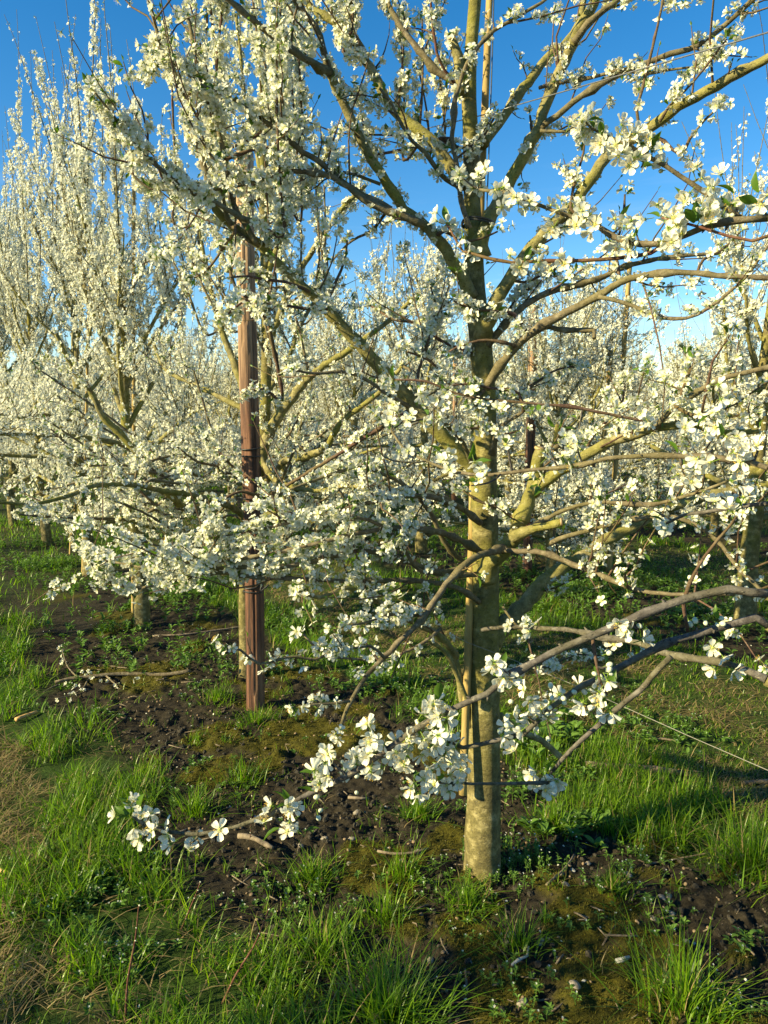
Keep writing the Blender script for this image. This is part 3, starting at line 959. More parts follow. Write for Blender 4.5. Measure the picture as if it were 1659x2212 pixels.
# ------------------------------------------------------------------ grass tufts: things of their own
TUFTS = [(903, 1775, .045, 260, .10, 'dark green rounded grass tuft on bare soil left of the main trunk'),
         (676, 1910, .055, 240, .11, 'upright grass tuft at the left edge of the bare brown soil'),
         (873, 1905, .055, 150, .11, 'loose spreading grass tuft on soil just left of the trunk foot'),
         (830, 1995, .050, 170, .11, 'thin grass tuft with seed heads below the bare soil patch'),
         (696, 2075, .070, 330, .13, 'broad dense grass tuft beside the leaning budded shoot'),
         (1010, 1965, .050, 280, .09, 'bright spiky grass tuft in front of the main trunk foot'),
         (836, 2215, .090, 420, .20, 'long bladed sunlit grass clump at the bottom edge of the photo'),
         (1120, 2060, .050, 120, .13, 'narrow tall grass tuft among the moss below the trunk'),
         (1327, 1935, .045, 140, .09, 'small grass tuft on black soil beside blue flowered weeds'),
         (1475, 2205, .075, 260, .22, 'tall yellow green grass clump with long blades at the bottom right'),
         (1625, 1880, .120, 620, .20, 'large lush grass clump at the right edge over bare soil'),
         (1454, 1790, .110, 420, .14, 'wide sprawling grass clump below the broken branch'),
         (1193, 1790, .060, 260, .13, 'shaded grass tuft right of the main trunk'),
         (225, 1365, .070, 120, .10, 'small isolated grass tuft left of the trunk next to the post'),
         (530, 1700, .060, 180, .12, 'sunlit grass tuft with arching blades under the white blossom cluster'),
         (560, 1570, .070, 260, .10, 'grass tuft at the foot of the wooden post'),
         (470, 1520, .070, 200, .10, 'grass tuft on moss left of the wooden post'),
         (420, 1770, .060, 220, .12, 'grass tuft behind the blossoming branch tip')]
for u, v, rad, n, h, lab in TUFTS:
    cx, cy = on_ground(u, v)
    b = Bag()
    a = rg.uniform(0, 6.28, n); q = rad * 1.35 * np.abs(rg.normal(size=n)) ** 0.8 * 0.75
    x = cx + np.cos(a) * q; y = cy + np.sin(a) * q
    az = a + rg.normal(size=n) * 1.3
    blades(b, x, y, h * rg.uniform(0.4, 1.15, n), rg.uniform(0.0026, 0.0052, n), az, np.clip(0.35 + 0.40 * q / rad + rg.normal(size=n) * 0.30, 0.05, 1.6), rg.choice([0, 1, 2], n, p=[.74, .18, .08]), 4)
    base = (cx, cy, gz(cx, cy))
    o = link('grass_tuft', b.mesh('grass_tuft', GRASS_MATS, True, base), None, None, lab, 'grass tuft', 'grass tufts on the bare strip')
    o.location = base

# ------------------------------------------------------------------ survey of the trees
def trace(pts, Y, rpx):
    """points (u, v) with depths and radii; returns world polyline and radii"""
    n = len(pts)
    P, R = [], []
    Yi = np.interp(np.linspace(0, 1, n), np.linspace(0, 1, len(Y)), Y)
    ri = np.interp(np.linspace(0, 1, n), np.linspace(0, 1, len(rpx)), rpx)
    for (u, v), y, r in zip(pts, Yi, ri):
        p, t = at(u, v, y)
        P.append(p); R.append(r * t / FPX)
    return np.array(P), np.array(R)

def branch_part(root, base, name, P, R, mat, step=0.025, sides=8, knots=0.06, rng=RNG, label=None):
    P, R = resample(P, R, step)
    n = len(P)
    R = R * (1 + knots * np.abs(rng.normal(size=n)) * (rng.random(n) < 0.35))
    P = P + rng.normal(size=P.shape) * R[:, None] * 0.10
    if name == 'limb' or name == 'cut_stub':
        R = R * (1 + 0.45 * np.exp(-np.arange(n) / 1.6))
        R = R * (1 + 0.10 * (fbm(np.arange(n) * 0.35 + 9 * rng.random(), np.zeros(n), 2) - 0.5) * 2)
    V, T = tube(P, R, sides, 0.03, rng)
    return link(name, make_mesh(name, V - base, T, [mat]), root, None, label), P, R

# ------------------------------------------------------------------ the main tree
main_base = np.array((MAIN[0], MAIN[1], gz(*MAIN)))
main = thing('plum_tree', 'main plum tree in white blossom with mossy trunk rising past the tall stake', 'tree', main_base)
YT = 2.25
tp = [(1042, 1925), (1043, 1860), (1043, 1800), (1045, 1700), (1046, 1560), (1044, 1400), (1046, 1250), (1046, 1050), (1046, 900), (1042, 780), (1027, 640), (1022, 500), (1019, 400), (1017, 300), (1013, 200), (1018, 100), (1026, 0), (1032, -90), (1036, -260)]
tr_ = [41, 37.5, 36.5, 35.5, 34, 33, 31, 28, 25.5, 23.5, 22, 19, 18, 17, 16, 14, 13, 11.5, 8]
P, R = trace(tp, [YT + 0.02], tr_)
P, R = resample(P, R, 0.02)
nz = fbm(P[:, 2] * 7 + 3, P[:, 2] * 0 + 2.2, 3)
R = R * (0.96 + 0.09 * nz)
R = R * (1 + 0.09 * np.exp(-np.maximum(P[:, 2] - main_base[2] - 0.01, 0) / 0.045))
V, T = tube(P, R, 36, 0.0)
nn = len(P) * 36
aa = np.tile(np.arange(36) * 2 * np.pi / 36, len(P)); zz_ = np.repeat(P[:, 2], 36)
cxy = np.repeat(P, 36, axis=0)
rel = 0.10 * (fbm(np.cos(aa) * 1.3 + 20, zz_ * 9 + np.sin(aa) * 1.3, 3) - 0.5) + 0.05 * (fbm(np.cos(aa) * 5 + 3, zz_ * 40 + np.sin(aa) * 5, 3) - 0.5)
flare = np.exp(-np.maximum(zz_ - main_base[2], 0) / 0.05) * 0.05 * np.sin(aa * 3 + 1.0)
for _a, _z, _h in ((3.6, 0.62, .16), (4.9, 0.95, .14), (5.3, 1.42, .16), (4.2, 1.68, .12), (4.6, 1.22, .13), (5.6, 2.05, .16), (4.0, 2.3, .15)):   # old pruning scars
    da = np.abs((aa - _a + np.pi) % (2 * np.pi) - np.pi)
    q = np.hypot(da * 0.045, zz_ - _z) / 0.020
    rel = rel + _h * np.exp(-q * q * 1.2) - _h * 1.2 * np.exp(-(q * 2.4) ** 2)
V[:nn] = cxy + (V[:nn] - cxy) * (1 + rel + flare)[:, None]
link('trunk', make_mesh('trunk', V - main_base, T, [M_TRUNK]), main)

WOOD = {id(main): [P]}
fm = Flora(101)                        # blossoms of the main tree
spurs = Bag()
def B(pts, Y, rpx, bloom=26, shoot=5, ln=(0.04, 0.14), up=0.15, name='branch', mat=M_BRANCH, n=(2, 5), start=0.12, rmax=0.0075, leaf=0.35, fl=None, root=None, base=None, bag=None, sides=8, tip=True, sc=1.0, bud=0.10, spread=0.014, snap=False):
    fl = fm if fl is None else fl
    root_, base_ = (main, main_base) if root is None else (root, base)
    bag = spurs if bag is None else bag
    P, R = trace(pts, Y, rpx)
    wood = WOOD.setdefault(id(root_), [])
    if snap and wood:                                         # grow it out of the nearest older wood
        A = np.vstack(wood)
        d0 = np.linalg.norm(A - P[0], axis=1); d1 = np.linalg.norm(A - P[-1], axis=1)
        if d1.min() < d0.min() * 0.7: P, d0 = P[::-1], d1
        a = A[d0.argmin()]
        if 0.012 < d0.min() < 0.9: P = np.vstack([a, P]); R = np.concatenate([[R[0] * 1.15], R])
    o, P, R = branch_part(root_, base_, name, P, R, mat, 0.025, sides, 0.32 if mat is not M_LIMB else 0.10, fl.rng)
    wood.append(P)
    if fl is fm: bloom *= 1.15; shoot *= 1.2
    if fl is fm and len(pts) > 4 and R[0] > 0.0055:
        shoots(fl, bag, P, R, 4.2, (0.16, 0.46), 0.55, 24, (1, 4), 0.15, 0, 0.92, 0.0032, bud, leaf)
    fl.along(P, R, bloom, n, start, rmax, sc, bud, leaf, spread)
    if shoot: shoots(fl, bag, P, R, shoot, ln, up, bloom * 0.9, (n[0], max(n[0], n[1] - 1)), start, 0, sc, 0.0024, bud, leaf)
    if tip: fl.cluster(P[-1], unit(P[-1] - P[-2]), 4, 0.01, sc, 0.25, 1.0, P[-1] - P[-2])
    return P, R

# -- left, upper
B([(1014, 640), (1005, 610), (993, 587), (953, 527), (913, 483), (873, 453), (846, 410), (820, 373), (783, 307), (753, 247), (726, 187), (710, 153)], [2.25, 2.05], [15, 12, 10, 8.5], 10, 2, name='limb', mat=M_LIMB, start=0.25, rmax=0.02, tip=False)
B([(711, 156), (696, 100), (683, 60), (656, 27), (636, 0), (610, -45), (590, -110)], [2.05, 2.0], [8, 6, 4.5], 18, 4)
B([(711, 156), (690, 145), (653, 123), (603, 87), (553, 50), (500, 5), (470, -30), (420, -90)], [2.05, 1.85], [8, 7, 6, 4.5], 16, 4)
B([(915, 485), (880, 470), (836, 457), (786, 430), (736, 393), (700, 377), (636, 370), (593, 377), (553, 387), (510, 402), (470, 408), (430, 414), (380, 410), (323, 407), (285, 375), (268, 350)], [2.08, 2.0, 1.95], [9, 7.5, 5.5, 4, 3, 2], 40, 6, n=(3, 5), start=0.2)
B([(845, 452), (786, 423), (736, 390), (686, 347), (653, 327), (620, 300), (593, 277), (553, 247), (505, 215), (440, 185), (390, 150), (350, 120)], [2.08, 1.9], [8, 6.5, 5, 3.5, 2], 44, 7, n=(3, 6), start=0.3)
B([(822, 398), (795, 388), (770, 378), (740, 372)], [2.12, 2.1], [4, 2.5], 30, 2)
B([(560, 480), (520, 470), (470, 440), (420, 420), (390, 395), (333, 353), (293, 313), (253, 260), (225, 225), (205, 200)], [2.0, 1.75], [5, 4.5, 3.5, 2.2], 62, 6, n=(3, 5), start=0.05, ln=(0.03, 0.07))
B([(1005, 400), (983, 373), (946, 320), (903, 280), (860, 247), (833, 213), (806, 160), (786, 120), (763, 80), (726, 50), (686, 27), (666, 10), (630, -25), (600, -70)], [2.25, 2.4], [14, 12, 10.5, 9, 7.5, 6], 16, 4, name='limb', mat=M_LIMB, start=0.3, rmax=0.016)
B([(993, 403), (965, 388), (953, 377), (933, 350), (915, 325), (890, 305), (868, 270), (846, 225), (820, 190)], [2.2, 2.05], [6, 5, 3.5, 2.5], 24, 3)
B([(1000, 190), (986, 177), (946, 157), (906, 110), (873, 67), (852, 35), (840, 10), (832, -40)], [2.26, 2.3], [8, 6.5, 5, 4], 34, 5, n=(3, 5))
B([(985, 185), (973, 167), (950, 133), (936, 67), (930, 0), (925, -50)], [2.2, 2.1], [3.2, 2.8, 2.2], 16, 2, mat=M_REDTWIG)
B([(1013, 493), (996, 433), (986, 350), (976, 300), (980, 267), (983, 217), (1000, 160), (1026, 110), (1066, 67), (1106, 43), (1140, 23), (1170, 5), (1200, -20)], [2.16, 2.12, 2.1], [5.5, 5, 4.5, 4, 3], 14, 3, n=(2, 5))
B([(1000, 205), (993, 143), (985, 110), (975, 84)], [2.26, 2.24], [12, 10.5, 9.5], 0, 0, name='cut_stub', mat=M_LIMB, tip=False)
# -- long lower-left diagonal limb
B([(1040, 1030), (1010, 1000), (960, 945), (896, 880), (873, 850), (836, 810), (803, 774), (770, 737), (740, 707), (703, 667), (663, 627), (620, 587), (553, 523), (500, 487), (465, 452), (450, 400)], [2.26, 2.15, 2.0], [15, 16, 15, 13, 11.5, 10, 9, 7], 16, 4, name='limb', mat=M_LIMB, start=0.25, rmax=0.016, tip=False)
B([(451, 402), (425, 310), (405, 250), (380, 180), (350, 105), (325, 10), (312, -60)], [2.0, 1.98], [6.5, 5, 4, 3], 56, 6, n=(3, 5), start=0.0)
B([(553, 524), (505, 440), (490, 360), (470, 280), (440, 200), (420, 110), (405, 20), (395, -60)], [2.02, 2.1], [6.5, 5, 4, 3], 36, 5, n=(3, 5), start=0.35)
B([(560, 530), (515, 505), (490, 470), (480, 410), (465, 350), (445, 320), (425, 250), (395, 200), (370, 130)], [2.05, 1.9], [5, 4, 3, 2], 30, 4, n=(3, 4), start=0.4)
up_rng = np.random.default_rng(5)
for i in range(15):
    x0 = up_rng.choice([up_rng.uniform(380, 505), up_rng.uniform(575, 650)]); y0 = up_rng.uniform(300, 520); x1 = x0 - up_rng.uniform(0, 90 if x0 < 520 else 40); y1 = up_rng.uniform(-70, 110); Y0 = up_rng.uniform(2.0, 2.9)
    xm = (x0 + x1) / 2 + up_rng.normal() * 14
    B([(x0, y0), ((x0 + xm) / 2, (3 * y0 + y1) / 4), (xm, (y0 + y1) / 2), ((x1 + xm) / 2, (y0 + 3 * y1) / 4), (x1, y1)], [Y0, Y0 - 0.1], [2.4, 2.6, 1.7], 56, 6, n=(3, 5), start=0.0, ln=(0.03, 0.10), up=0.3, mat=M_TWIG, sides=6, sc=0.9, snap=True)
for x0, y0, x1, y1 in ((872, 345, 866, 90), (905, 300, 912, 40), (860, 240, 872, 20), (790, 330, 770, 200), (745, 120, 725, -30), (760, 70, 752, -60), (655, 130, 690, 20), (930, 330, 905, 150), (960, 300, 935, 60), (600, 260, 560, 100)):
    B([(x0, y0), ((x0 + x1) / 2 + 4, (y0 + y1) / 2), (x1, y1)], [2.3, 2.4], [2.8, 2.2, 1.6], 46, 3, n=(3, 5), start=0.0, mat=M_TWIG, sides=6, ln=(0.02, 0.06), snap=True)
# -- right, upper
B([(1040, 560), (1033, 533), (1060, 467), (1086, 417), (1116, 367), (1146, 307), (1166, 267), (1189, 200), (1219, 133), (1239, 90), (1256, 50), (1283, 7), (1300, -40), (1320, -110)], [2.25, 2.2], [16, 14, 12, 11.5, 11, 9], 5, 1, name='limb', mat=M_LIMB, start=0.3, rmax=0.02, tip=False)
B([(1239, 92), (1262, 62), (1286, 37), (1326, 7), (1350, -20), (1390, -70)], [2.2, 2.15], [8.5, 7, 6], 10, 2)
B([(1042, 310), (1053, 293), (1086, 257), (1113, 213), (1149, 167), (1179, 127), (1216, 100), (1238, 70), (1256, 30), (1262, -20)], [2.3, 2.5], [10.5, 10, 8.5, 7], 8, 2, name='limb', mat=M_LIMB, rmax=0.016, tip=False)
B([(1168, 277), (1203, 250), (1239, 220), (1279, 193), (1339, 160), (1396, 137), (1446, 117), (1506, 100), (1549, 67), (1586, 37), (1616, 7), (1650, -25)], [2.22, 2.0], [7, 6.5, 6, 5], 15, 5, n=(3, 6))
B([(1168, 281), (1190, 284), (1225, 283), (1240, 272)], [2.2, 2.15], [4, 2.4], 8, 0)
B([(1165, 190), (1200, 180), (1256, 172), (1300, 162), (1340, 150), (1390, 160), (1440, 152), (1490, 145)], [2.25, 2.05], [4, 3.5, 2.4], 22, 3, n=(3, 5))
B([(1045, 730), (1056, 690), (1073, 650), (1099, 600), (1139, 550), (1179, 500), (1233, 450), (1273, 390), (1323, 327), (1383, 290), (1426, 260), (1466, 230), (1523, 200), (1573, 170), (1623, 143), (1659, 127), (1730, 92)], [2.25, 2.1, 1.85], [16, 14, 12.5, 12, 11, 10, 9], 6, 2, name='limb', mat=M_LIMB, start=0.3, rmax=0.02, tip=False)
B([(1383, 288), (1376, 240), (1388, 190), (1400, 140), (1415, 80), (1432, 0), (1440, -50)], [2.0, 2.02], [3.5, 3, 2.2], 26, 2, n=(3, 5), mat=M_TWIG)
B([(1400, 288), (1435, 305), (1470, 335), (1490, 300), (1520, 262), (1545, 238)], [1.95, 1.85], [3.5, 2.8, 2], 22, 2, n=(3, 5), mat=M_TWIG)
B([(1425, 262), (1445, 230), (1480, 195), (1520, 150), (1550, 110), (1570, 85)], [1.95, 1.9], [3, 2.4, 1.8], 30, 2, n=(3, 5), mat=M_TWIG)
B([(1179, 500), (1205, 488), (1240, 475), (1250, 470)], [2.2, 2.1], [9, 8, 7], 0, 0, name='cut_stub', mat=M_LIMB, tip=False)
B([(1050, 840), (1080, 790), (1126, 737), (1173, 703), (1239, 667), (1293, 640), (1339, 610), (1383, 597), (1439, 590), (1506, 590), (1573, 597), (1659, 600), (1740, 604)], [2.25, 2.0, 1.8], [10, 9, 8, 6, 5], 13, 3, start=0.25, n=(2, 5))
B([(1052, 745), (1080, 712), (1100, 690), (1133, 660), (1189, 630), (1256, 613), (1306, 597), (1350, 575), (1420, 560), (1480, 552), (1560, 548)], [2.25, 2.2], [8, 7, 5.5, 3.5], 13, 3, n=(2, 5))
B([(1293, 641), (1356, 657), (1406, 677), (1433, 687), (1483, 687), (1529, 667), (1573, 633), (1613, 597), (1653, 540), (1680, 500)], [2.0, 1.7], [4.5, 4, 3, 2.4], 14, 2, n=(2, 5))
B([(1173, 704), (1223, 713), (1283, 713), (1284, 730)], [2.15, 2.1], [5.5, 5, 4.5], 3, 0, tip=False)
# -- middle
B([(1048, 1250), (1060, 1214), (1086, 1187), (1106, 1166), (1120, 1135), (1126, 1118)], [2.24, 2.05], [19, 18, 16, 16], 0, 0, name='limb', mat=M_LIMB, tip=False, rmax=0.0)
B([(1126, 1122), (1145, 1075), (1156, 1027), (1163, 985), (1166, 968)], [2.06, 2.06], [15, 14, 12], 0, 0, name='cut_stub', mat=M_LIMB, tip=False, rmax=0)
B([(1155, 1062), (1169, 1044), (1206, 1020), (1256, 990), (1306, 960), (1373, 937), (1423, 924), (1489, 917), (1523, 924), (1570, 935), (1640, 930)], [2.06, 1.9, 1.75], [11, 11, 10.5, 8, 6.5], 6, 2, name='limb', mat=M_LIMB, start=0.4, rmax=0.015)
B([(1412, 928), (1430, 905), (1459, 877), (1523, 837), (1573, 814), (1659, 794), (1730, 780)], [1.87, 1.7], [7, 6, 5.5, 5], 10, 2)
B([(1110, 1160), (1139, 1147), (1180, 1135), (1213, 1127)], [2.06, 1.95], [10, 9, 8.5], 0, 0, name='cut_stub', mat=M_LIMB, tip=False, rmax=0)
B([(1056, 1385), (1106, 1330), (1139, 1300), (1173, 1257), (1223, 1220), (1266, 1197), (1306, 1170), (1373, 1134), (1439, 1097), (1489, 1084), (1539, 1067), (1606, 1057), (1659, 1047), (1750, 1030)], [2.28, 2.4, 2.35], [20, 17, 14, 13, 11, 9, 8], 5, 2, name='limb', mat=M_LIMB, start=0.45, rmax=0.015, tip=False)
B([(1086, 1186), (1106, 1190), (1173, 1194), (1239, 1220), (1293, 1240), (1353, 1267), (1406, 1280), (1473, 1284), (1530, 1284), (1586, 1284)], [2.1, 1.7], [6, 5.5, 4.5, 3.5], 9, 3, n=(2, 4))
B([(1086, 1184), (1053, 1194), (1013, 1214), (963, 1264), (920, 1327), (886, 1364), (830, 1420), (790, 1462), (760, 1510), (742, 1550), (735, 1575)], [2.05, 1.75, 1.6], [8, 7, 5.5, 4.5, 3], 12, 4, n=(2, 5), start=0.2)
B([(756, 1515), (715, 1520), (680, 1522), (645, 1527)], [1.6, 1.55], [3, 2.4], 28, 0, n=(3, 5))
B([(1120, 1160), (1156, 1137), (1206, 1107), (1273, 1087), (1339, 1087), (1406, 1090), (1460, 1078), (1506, 1064), (1570, 1040)], [2.05, 1.8], [5, 4.5, 4, 3], 9, 3, n=(2, 4))
B([(1190, 1175), (1206, 1164), (1293, 1140), (1373, 1120), (1456, 1117), (1523, 1144), (1560, 1180), (1589, 1220), (1646, 1277), (1690, 1320)], [2.0, 1.7], [5.5, 5, 4.5, 4], 9, 2, n=(2, 4), mat=M_BRANCH)
B([(1180, 985), (1200, 965), (1225, 955), (1250, 950)], [2.1, 2.1], [4, 3.4], 3, 0)
B([(1062, 980), (1072, 945), (1085, 920), (1105, 905), (1130, 890)], [2.2, 2.1], [5.5, 4, 3], 7, 1)
B([(1020, 1000), (995, 950), (960, 915), (920, 905), (870, 915)], [2.2, 2.0], [5, 4, 2.6], 24, 3)
# -- shoots hanging in front of the post and filling the middle
for pts, Y in (([(705, 668), (650, 665), (600, 655), (560, 640), (520, 655), (480, 690)], [2.05, 2.0]), ([(665, 628), (620, 610), (575, 605), (535, 596), (500, 600)], [2.05, 1.9]), ([(700, 660), (730, 600), (745, 560), (750, 520)], [2.1, 2.2]),
               ([(836, 457), (800, 500), (760, 520), (720, 560)], [2.1, 2.3]), 
               ([(510, 495), (480, 540), (450, 580), (420, 600)], [2.0, 2.1]), ([(896, 880), (905, 800), (930, 720), (940, 660), (930, 620)], [2.2, 2.3]), ([(1020, 760), (960, 740), (900, 700), (850, 690), (800, 660)], [2.25, 2.5]),
               ([(1022, 860), (970, 830), (930, 780), (880, 760)], [2.2, 2.1]), ([(1060, 860), (1120, 850), (1200, 800), (1260, 790)], [2.3, 2.6]), ([(1233, 450), (1240, 400), (1260, 330), (1262, 270)], [2.1, 2.2]),
               ([(1099, 600), (1130, 610), (1180, 590), (1230, 570)], [2.2, 2.3]), ([(1339, 610), (1330, 540), (1345, 480), (1350, 420)], [2.1, 2.2]), ([(1506, 590), (1520, 560), (1560, 540), (1600, 500)], [1.9, 2.0]),
               ([(1256, 990), (1290, 930), (1340, 880), (1350, 830)], [2.0, 2.2]), ([(1489, 917), (1470, 860), (1490, 800), (1480, 760)], [1.85, 2.0]), ([(1116, 367), (1140, 340), (1150, 300), (1145, 250)], [2.25, 2.4]), ([(1459, 877), (1500, 900), (1560, 905), (1620, 890)], [1.8, 1.7]),
               ([(1090, 690), (1120, 640), (1150, 620), (1160, 580)], [2.25, 2.3]), ([(1283, 1000), (1275, 1060), (1280, 1110), (1272, 1150)], [2.0, 2.0]), ([(1353, 1267), (1350, 1235), (1360, 1215)], [1.85, 1.85]), ([(470, 352), (505, 338), (540, 326), (580, 318), (610, 300)], [2.0, 2.05]), ([(480, 330), (520, 310), (550, 296), (580, 270)], [2.1, 2.2]), 
               ([(500, 600), (530, 640), (555, 660), (580, 700)], [2.6, 2.7]), ([(600, 1060), (560, 1070), (520, 1062), (480, 1080)], [2.4, 2.3]), ([(610, 860), (570, 840), (530, 850)], [2.8, 2.7]), ([(1110, 680), (1060, 672), (1010, 664), (980, 650)], [2.15, 2.1]), ([(1100, 742), (1050, 735), (1000, 745), (970, 760)], [2.12, 2.1]), ([(1120, 850), (1060, 838), (1010, 830), (960, 835)], [2.1, 2.05]),
               ([(990, 930), (1030, 925), (1080, 940), (1120, 930)], [2.1, 2.1]), ([(1000, 1060), (1040, 1085), (1080, 1100)], [2.1, 2.1]), ([(960, 500), (1000, 520), (1040, 515), (1075, 500)], [2.15, 2.15]), ([(950, 300), (1000, 320), (1040, 300), (1070, 250)], [2.15, 2.2])):
    B(pts, Y, [3.6, 2.8, 2], 30, 5, n=(3, 5), start=0.1, mat=M_TWIG, sides=6, ln=(0.03, 0.1), snap=True)
# -- lower left mass of flowering branches
B([(886, 880), (855, 862), (830, 847), (786, 817), (740, 804), (680, 807), (640, 800)], [2.15, 1.95], [5, 4, 2.6], 20, 3)
B([(1038, 1130), (1000, 1100), (950, 1078), (886, 1070), (800, 1085), (700, 1110), (600, 1135), (500, 1155), (420, 1165)], [2.22, 1.95, 1.95], [7, 6, 4.5, 3, 2], 46, 8, n=(3, 5), start=0.2, ln=(0.05, 0.2))
B([(1036, 1190), (990, 1165), (940, 1148), (850, 1140), (760, 1155), (660, 1180), (560, 1200), (450, 1215), (360, 1210), (300, 1180)], [2.22, 1.9, 2.0], [7, 6, 4.5, 3, 2], 44, 8, n=(3, 5), start=0.2, ln=(0.05, 0.2))
B([(1036, 1300), (986, 1270), (886, 1254), (753, 1254), (620, 1250), (553, 1247), (467, 1237), (383, 1254), (300, 1270), (230, 1262)], [2.22, 1.95, 2.1], [6, 5, 4, 3, 2], 32, 6, n=(3, 5), start=0.25, ln=(0.04, 0.16))
B([(1030, 1240), (960, 1240), (870, 1210), (780, 1190), (690, 1210), (600, 1225), (500, 1225), (420, 1232), (333, 1228), (267, 1218), (213, 1204), (180, 1187)], [2.2, 1.95, 2.15], [6, 5, 4, 3, 2], 36, 6, n=(3, 5), start=0.2, ln=(0.04, 0.16))
B([(1003, 1217), (966, 1180), (930, 1110), (890, 1060), (840, 1030), (780, 1010), (700, 1030), (620, 1060)], [2.2, 1.85], [6, 5, 4, 2.4], 34, 6, n=(3, 5), start=0.25)
B([(1003, 1225), (950, 1235), (903, 1230), (860, 1167), (813, 1130), (770, 1118)], [2.2, 1.9], [5, 4, 3], 16, 2)
B([(985, 1420), (963, 1387), (936, 1364), (900, 1347), (850, 1320), (800, 1290), (750, 1270), (690, 1290), (640, 1275)], [2.22, 1.85], [8, 7, 5.5, 3], 18, 4, n=(3, 5), mat=M_LIMB, start=0.4)
B([(1018, 1570), (1000, 1520), (993, 1474), (988, 1440), (975, 1405), (963, 1387)], [2.26, 2.2], [8, 7, 7], 0, 0, mat=M_LIMB, tip=False, rmax=0)
B([(1012, 1520), (990, 1467), (970, 1420), (946, 1397), (920, 1380)], [2.2, 2.1], [5.5, 5, 4], 0, 0, mat=M_LIMB, tip=False, rmax=0)
B([(953, 1357), (920, 1385), (873, 1410), (836, 1424), (780, 1424), (720, 1420)], [2.1, 1.9], [4, 3.4, 2.2], 9, 2)
B([(920, 1327), (880, 1330), (840, 1328), (790, 1345), (730, 1355)], [1.85, 1.6], [4, 3, 2], 34, 3, n=(3, 5))
B([(830, 1420), (800, 1395), (770, 1400), (720, 1402), (690, 1405), (655, 1370)], [1.65, 1.55], [3, 2.4], 36, 2, n=(3, 5))
B([(720, 1405), (680, 1425), (640, 1418), (600, 1425), (560, 1435), (520, 1405), (490, 1395)], [1.6, 1.5], [3, 2.6, 2], 30, 2, n=(2, 4))
B([(1040, 1360), (1106, 1354), (1150, 1356), (1186, 1357), (1230, 1362)], [2.1, 1.85], [4.5, 4, 4], 2, 1, mat=M_GREY, tip=False)
B([(1085, 1310), (1115, 1350), (1150, 1385), (1140, 1390)], [2.1, 2.05], [3, 2], 10, 0)
B([(1080, 1545), (1115, 1575), (1170, 1600), (1215, 1640)], [2.3, 2.4], [8, 7, 6], 0, 0, mat=M_LIMB, tip=False, rmax=0)
B([(1060, 1480), (1100, 1460), (1140, 1440), (1190, 1440), (1220, 1420)], [2.3, 2.45], [4, 3, 2], 30, 2, n=(3, 5))
link('twigs', spurs.mesh('twigs', [M_TWIG], True, main_base), main, 'stuff')
bake(fm, 1, main_base, 300, 60, 60, 120, main)

# pale sawn faces on the stubs
for (u, v, Y, d, rp) in ((975, 83, 2.24, (-0.2, -0.25, 1), 9.2), (1213, 1127, 1.948, (1, -0.3, 0.15), 8.2), (1166, 967, 2.06, (0.05, -0.2, 1), 11.5)):
    p, t = at(u, v, Y); d = unit(np.array(d, float)); r = rp * t / FPX
    V, T = tube(np.array([p - d * 0.003, p + d * 0.002]), np.array([r * 1.02, r * 0.98]), 14)
    link('sawn_face', make_mesh('sawn_face', V - main_base, T, [M_CUT]), main)

# ------------------------------------------------------------------ neighbour tree whose low branches reach in from the right
near_xy = row_xy(0.0, -1.85)
near_base = np.array((near_xy[0], near_xy[1], gz(*near_xy)))
near = thing('plum_tree', 'plum tree just out of view whose grey branches reach in from the right', 'tree', near_base)
fn = Flora(202); nspur = Bag()
NEAR_WOOD = []
def N(pts, Y, rpx, bloom=16, shoot=2, root_z=None, **k):
    k.setdefault('n', (2, 4)); k.setdefault('mat', M_GREY); k.setdefault('ln', (0.03, 0.08))
    P, R = B(pts, Y, rpx, bloom, shoot, fl=fn, root=near, base=near_base, bag=nspur, sides=10, **k)
    NEAR_WOOD.append(P)
    tg = unit(np.gradient(P, axis=0))
    for i in range(2, len(P) - 2):                           # old spurs and bud scars
        if fn.rng.random() < 0.45:
            o = fn.rng.normal(size=3); o = unit(o - tg[i] * np.dot(o, tg[i]) + tg[i] * 0.3)
            q0 = P[i] + o * R[i] * 0.6; L_ = R[i] * fn.rng.uniform(0.6, 1.5)
            nspur.add(*tube(np.array([q0, q0 + o * L_ * 0.6, q0 + o * L_ * 1.1 + tg[i] * 0.001]), np.array([R[i] * 0.55, R[i] * 0.34, R[i] * 0.16]), 6, 0.1, fn.rng), 0)
    if root_z is not None:                                   # carry the limb on, outside the picture, to its own trunk
        a = P[0]; b = near_base + np.array((0, 0, root_z))
        Q = np.array([a, a * 0.6 + b * 0.4 + np.array((0, 0, 0.04)), b])
        branch_part(near, near_base, 'limb', Q, np.array([R[0], R[0] * 1.5, R[0] * 2.2]), M_LIMB, 0.04, 8, 0.08)
    return P, R
NL = dict(start=0.3)
N([(1659, 473), (1573, 477), (1523, 490), (1483, 507), (1433, 527), (1383, 527), (1346, 520), (1319, 507), (1279, 480), (1219, 463), (1149, 437), (1106, 420), (1080, 415), (1045, 411), (1036, 409)], [1.05, 1.25], [7.5, 6.5, 5.5, 4.5, 3.6, 2.8], 14, 1, 1.75, mat=M_BRANCH, leaf=0.3)
N([(1599, 470), (1566, 450), (1529, 420), (1489, 393), (1439, 360), (1396, 337), (1346, 307), (1326, 300), (1300, 290), (1285, 280)], [1.08, 1.12], [5.5, 5, 4, 3], 20, 1, None, n=(3, 5), mat=M_BRANCH)
N([(1433, 530), (1406, 547), (1339, 557), (1256, 563), (1183, 563), (1106, 567), (1053, 557), (1020, 548), (1000, 543), (975, 500), (966, 485)], [1.15, 1.3], [4.5, 3.6, 2.8, 2.2], 12, 1, None, mat=M_REDTWIG)
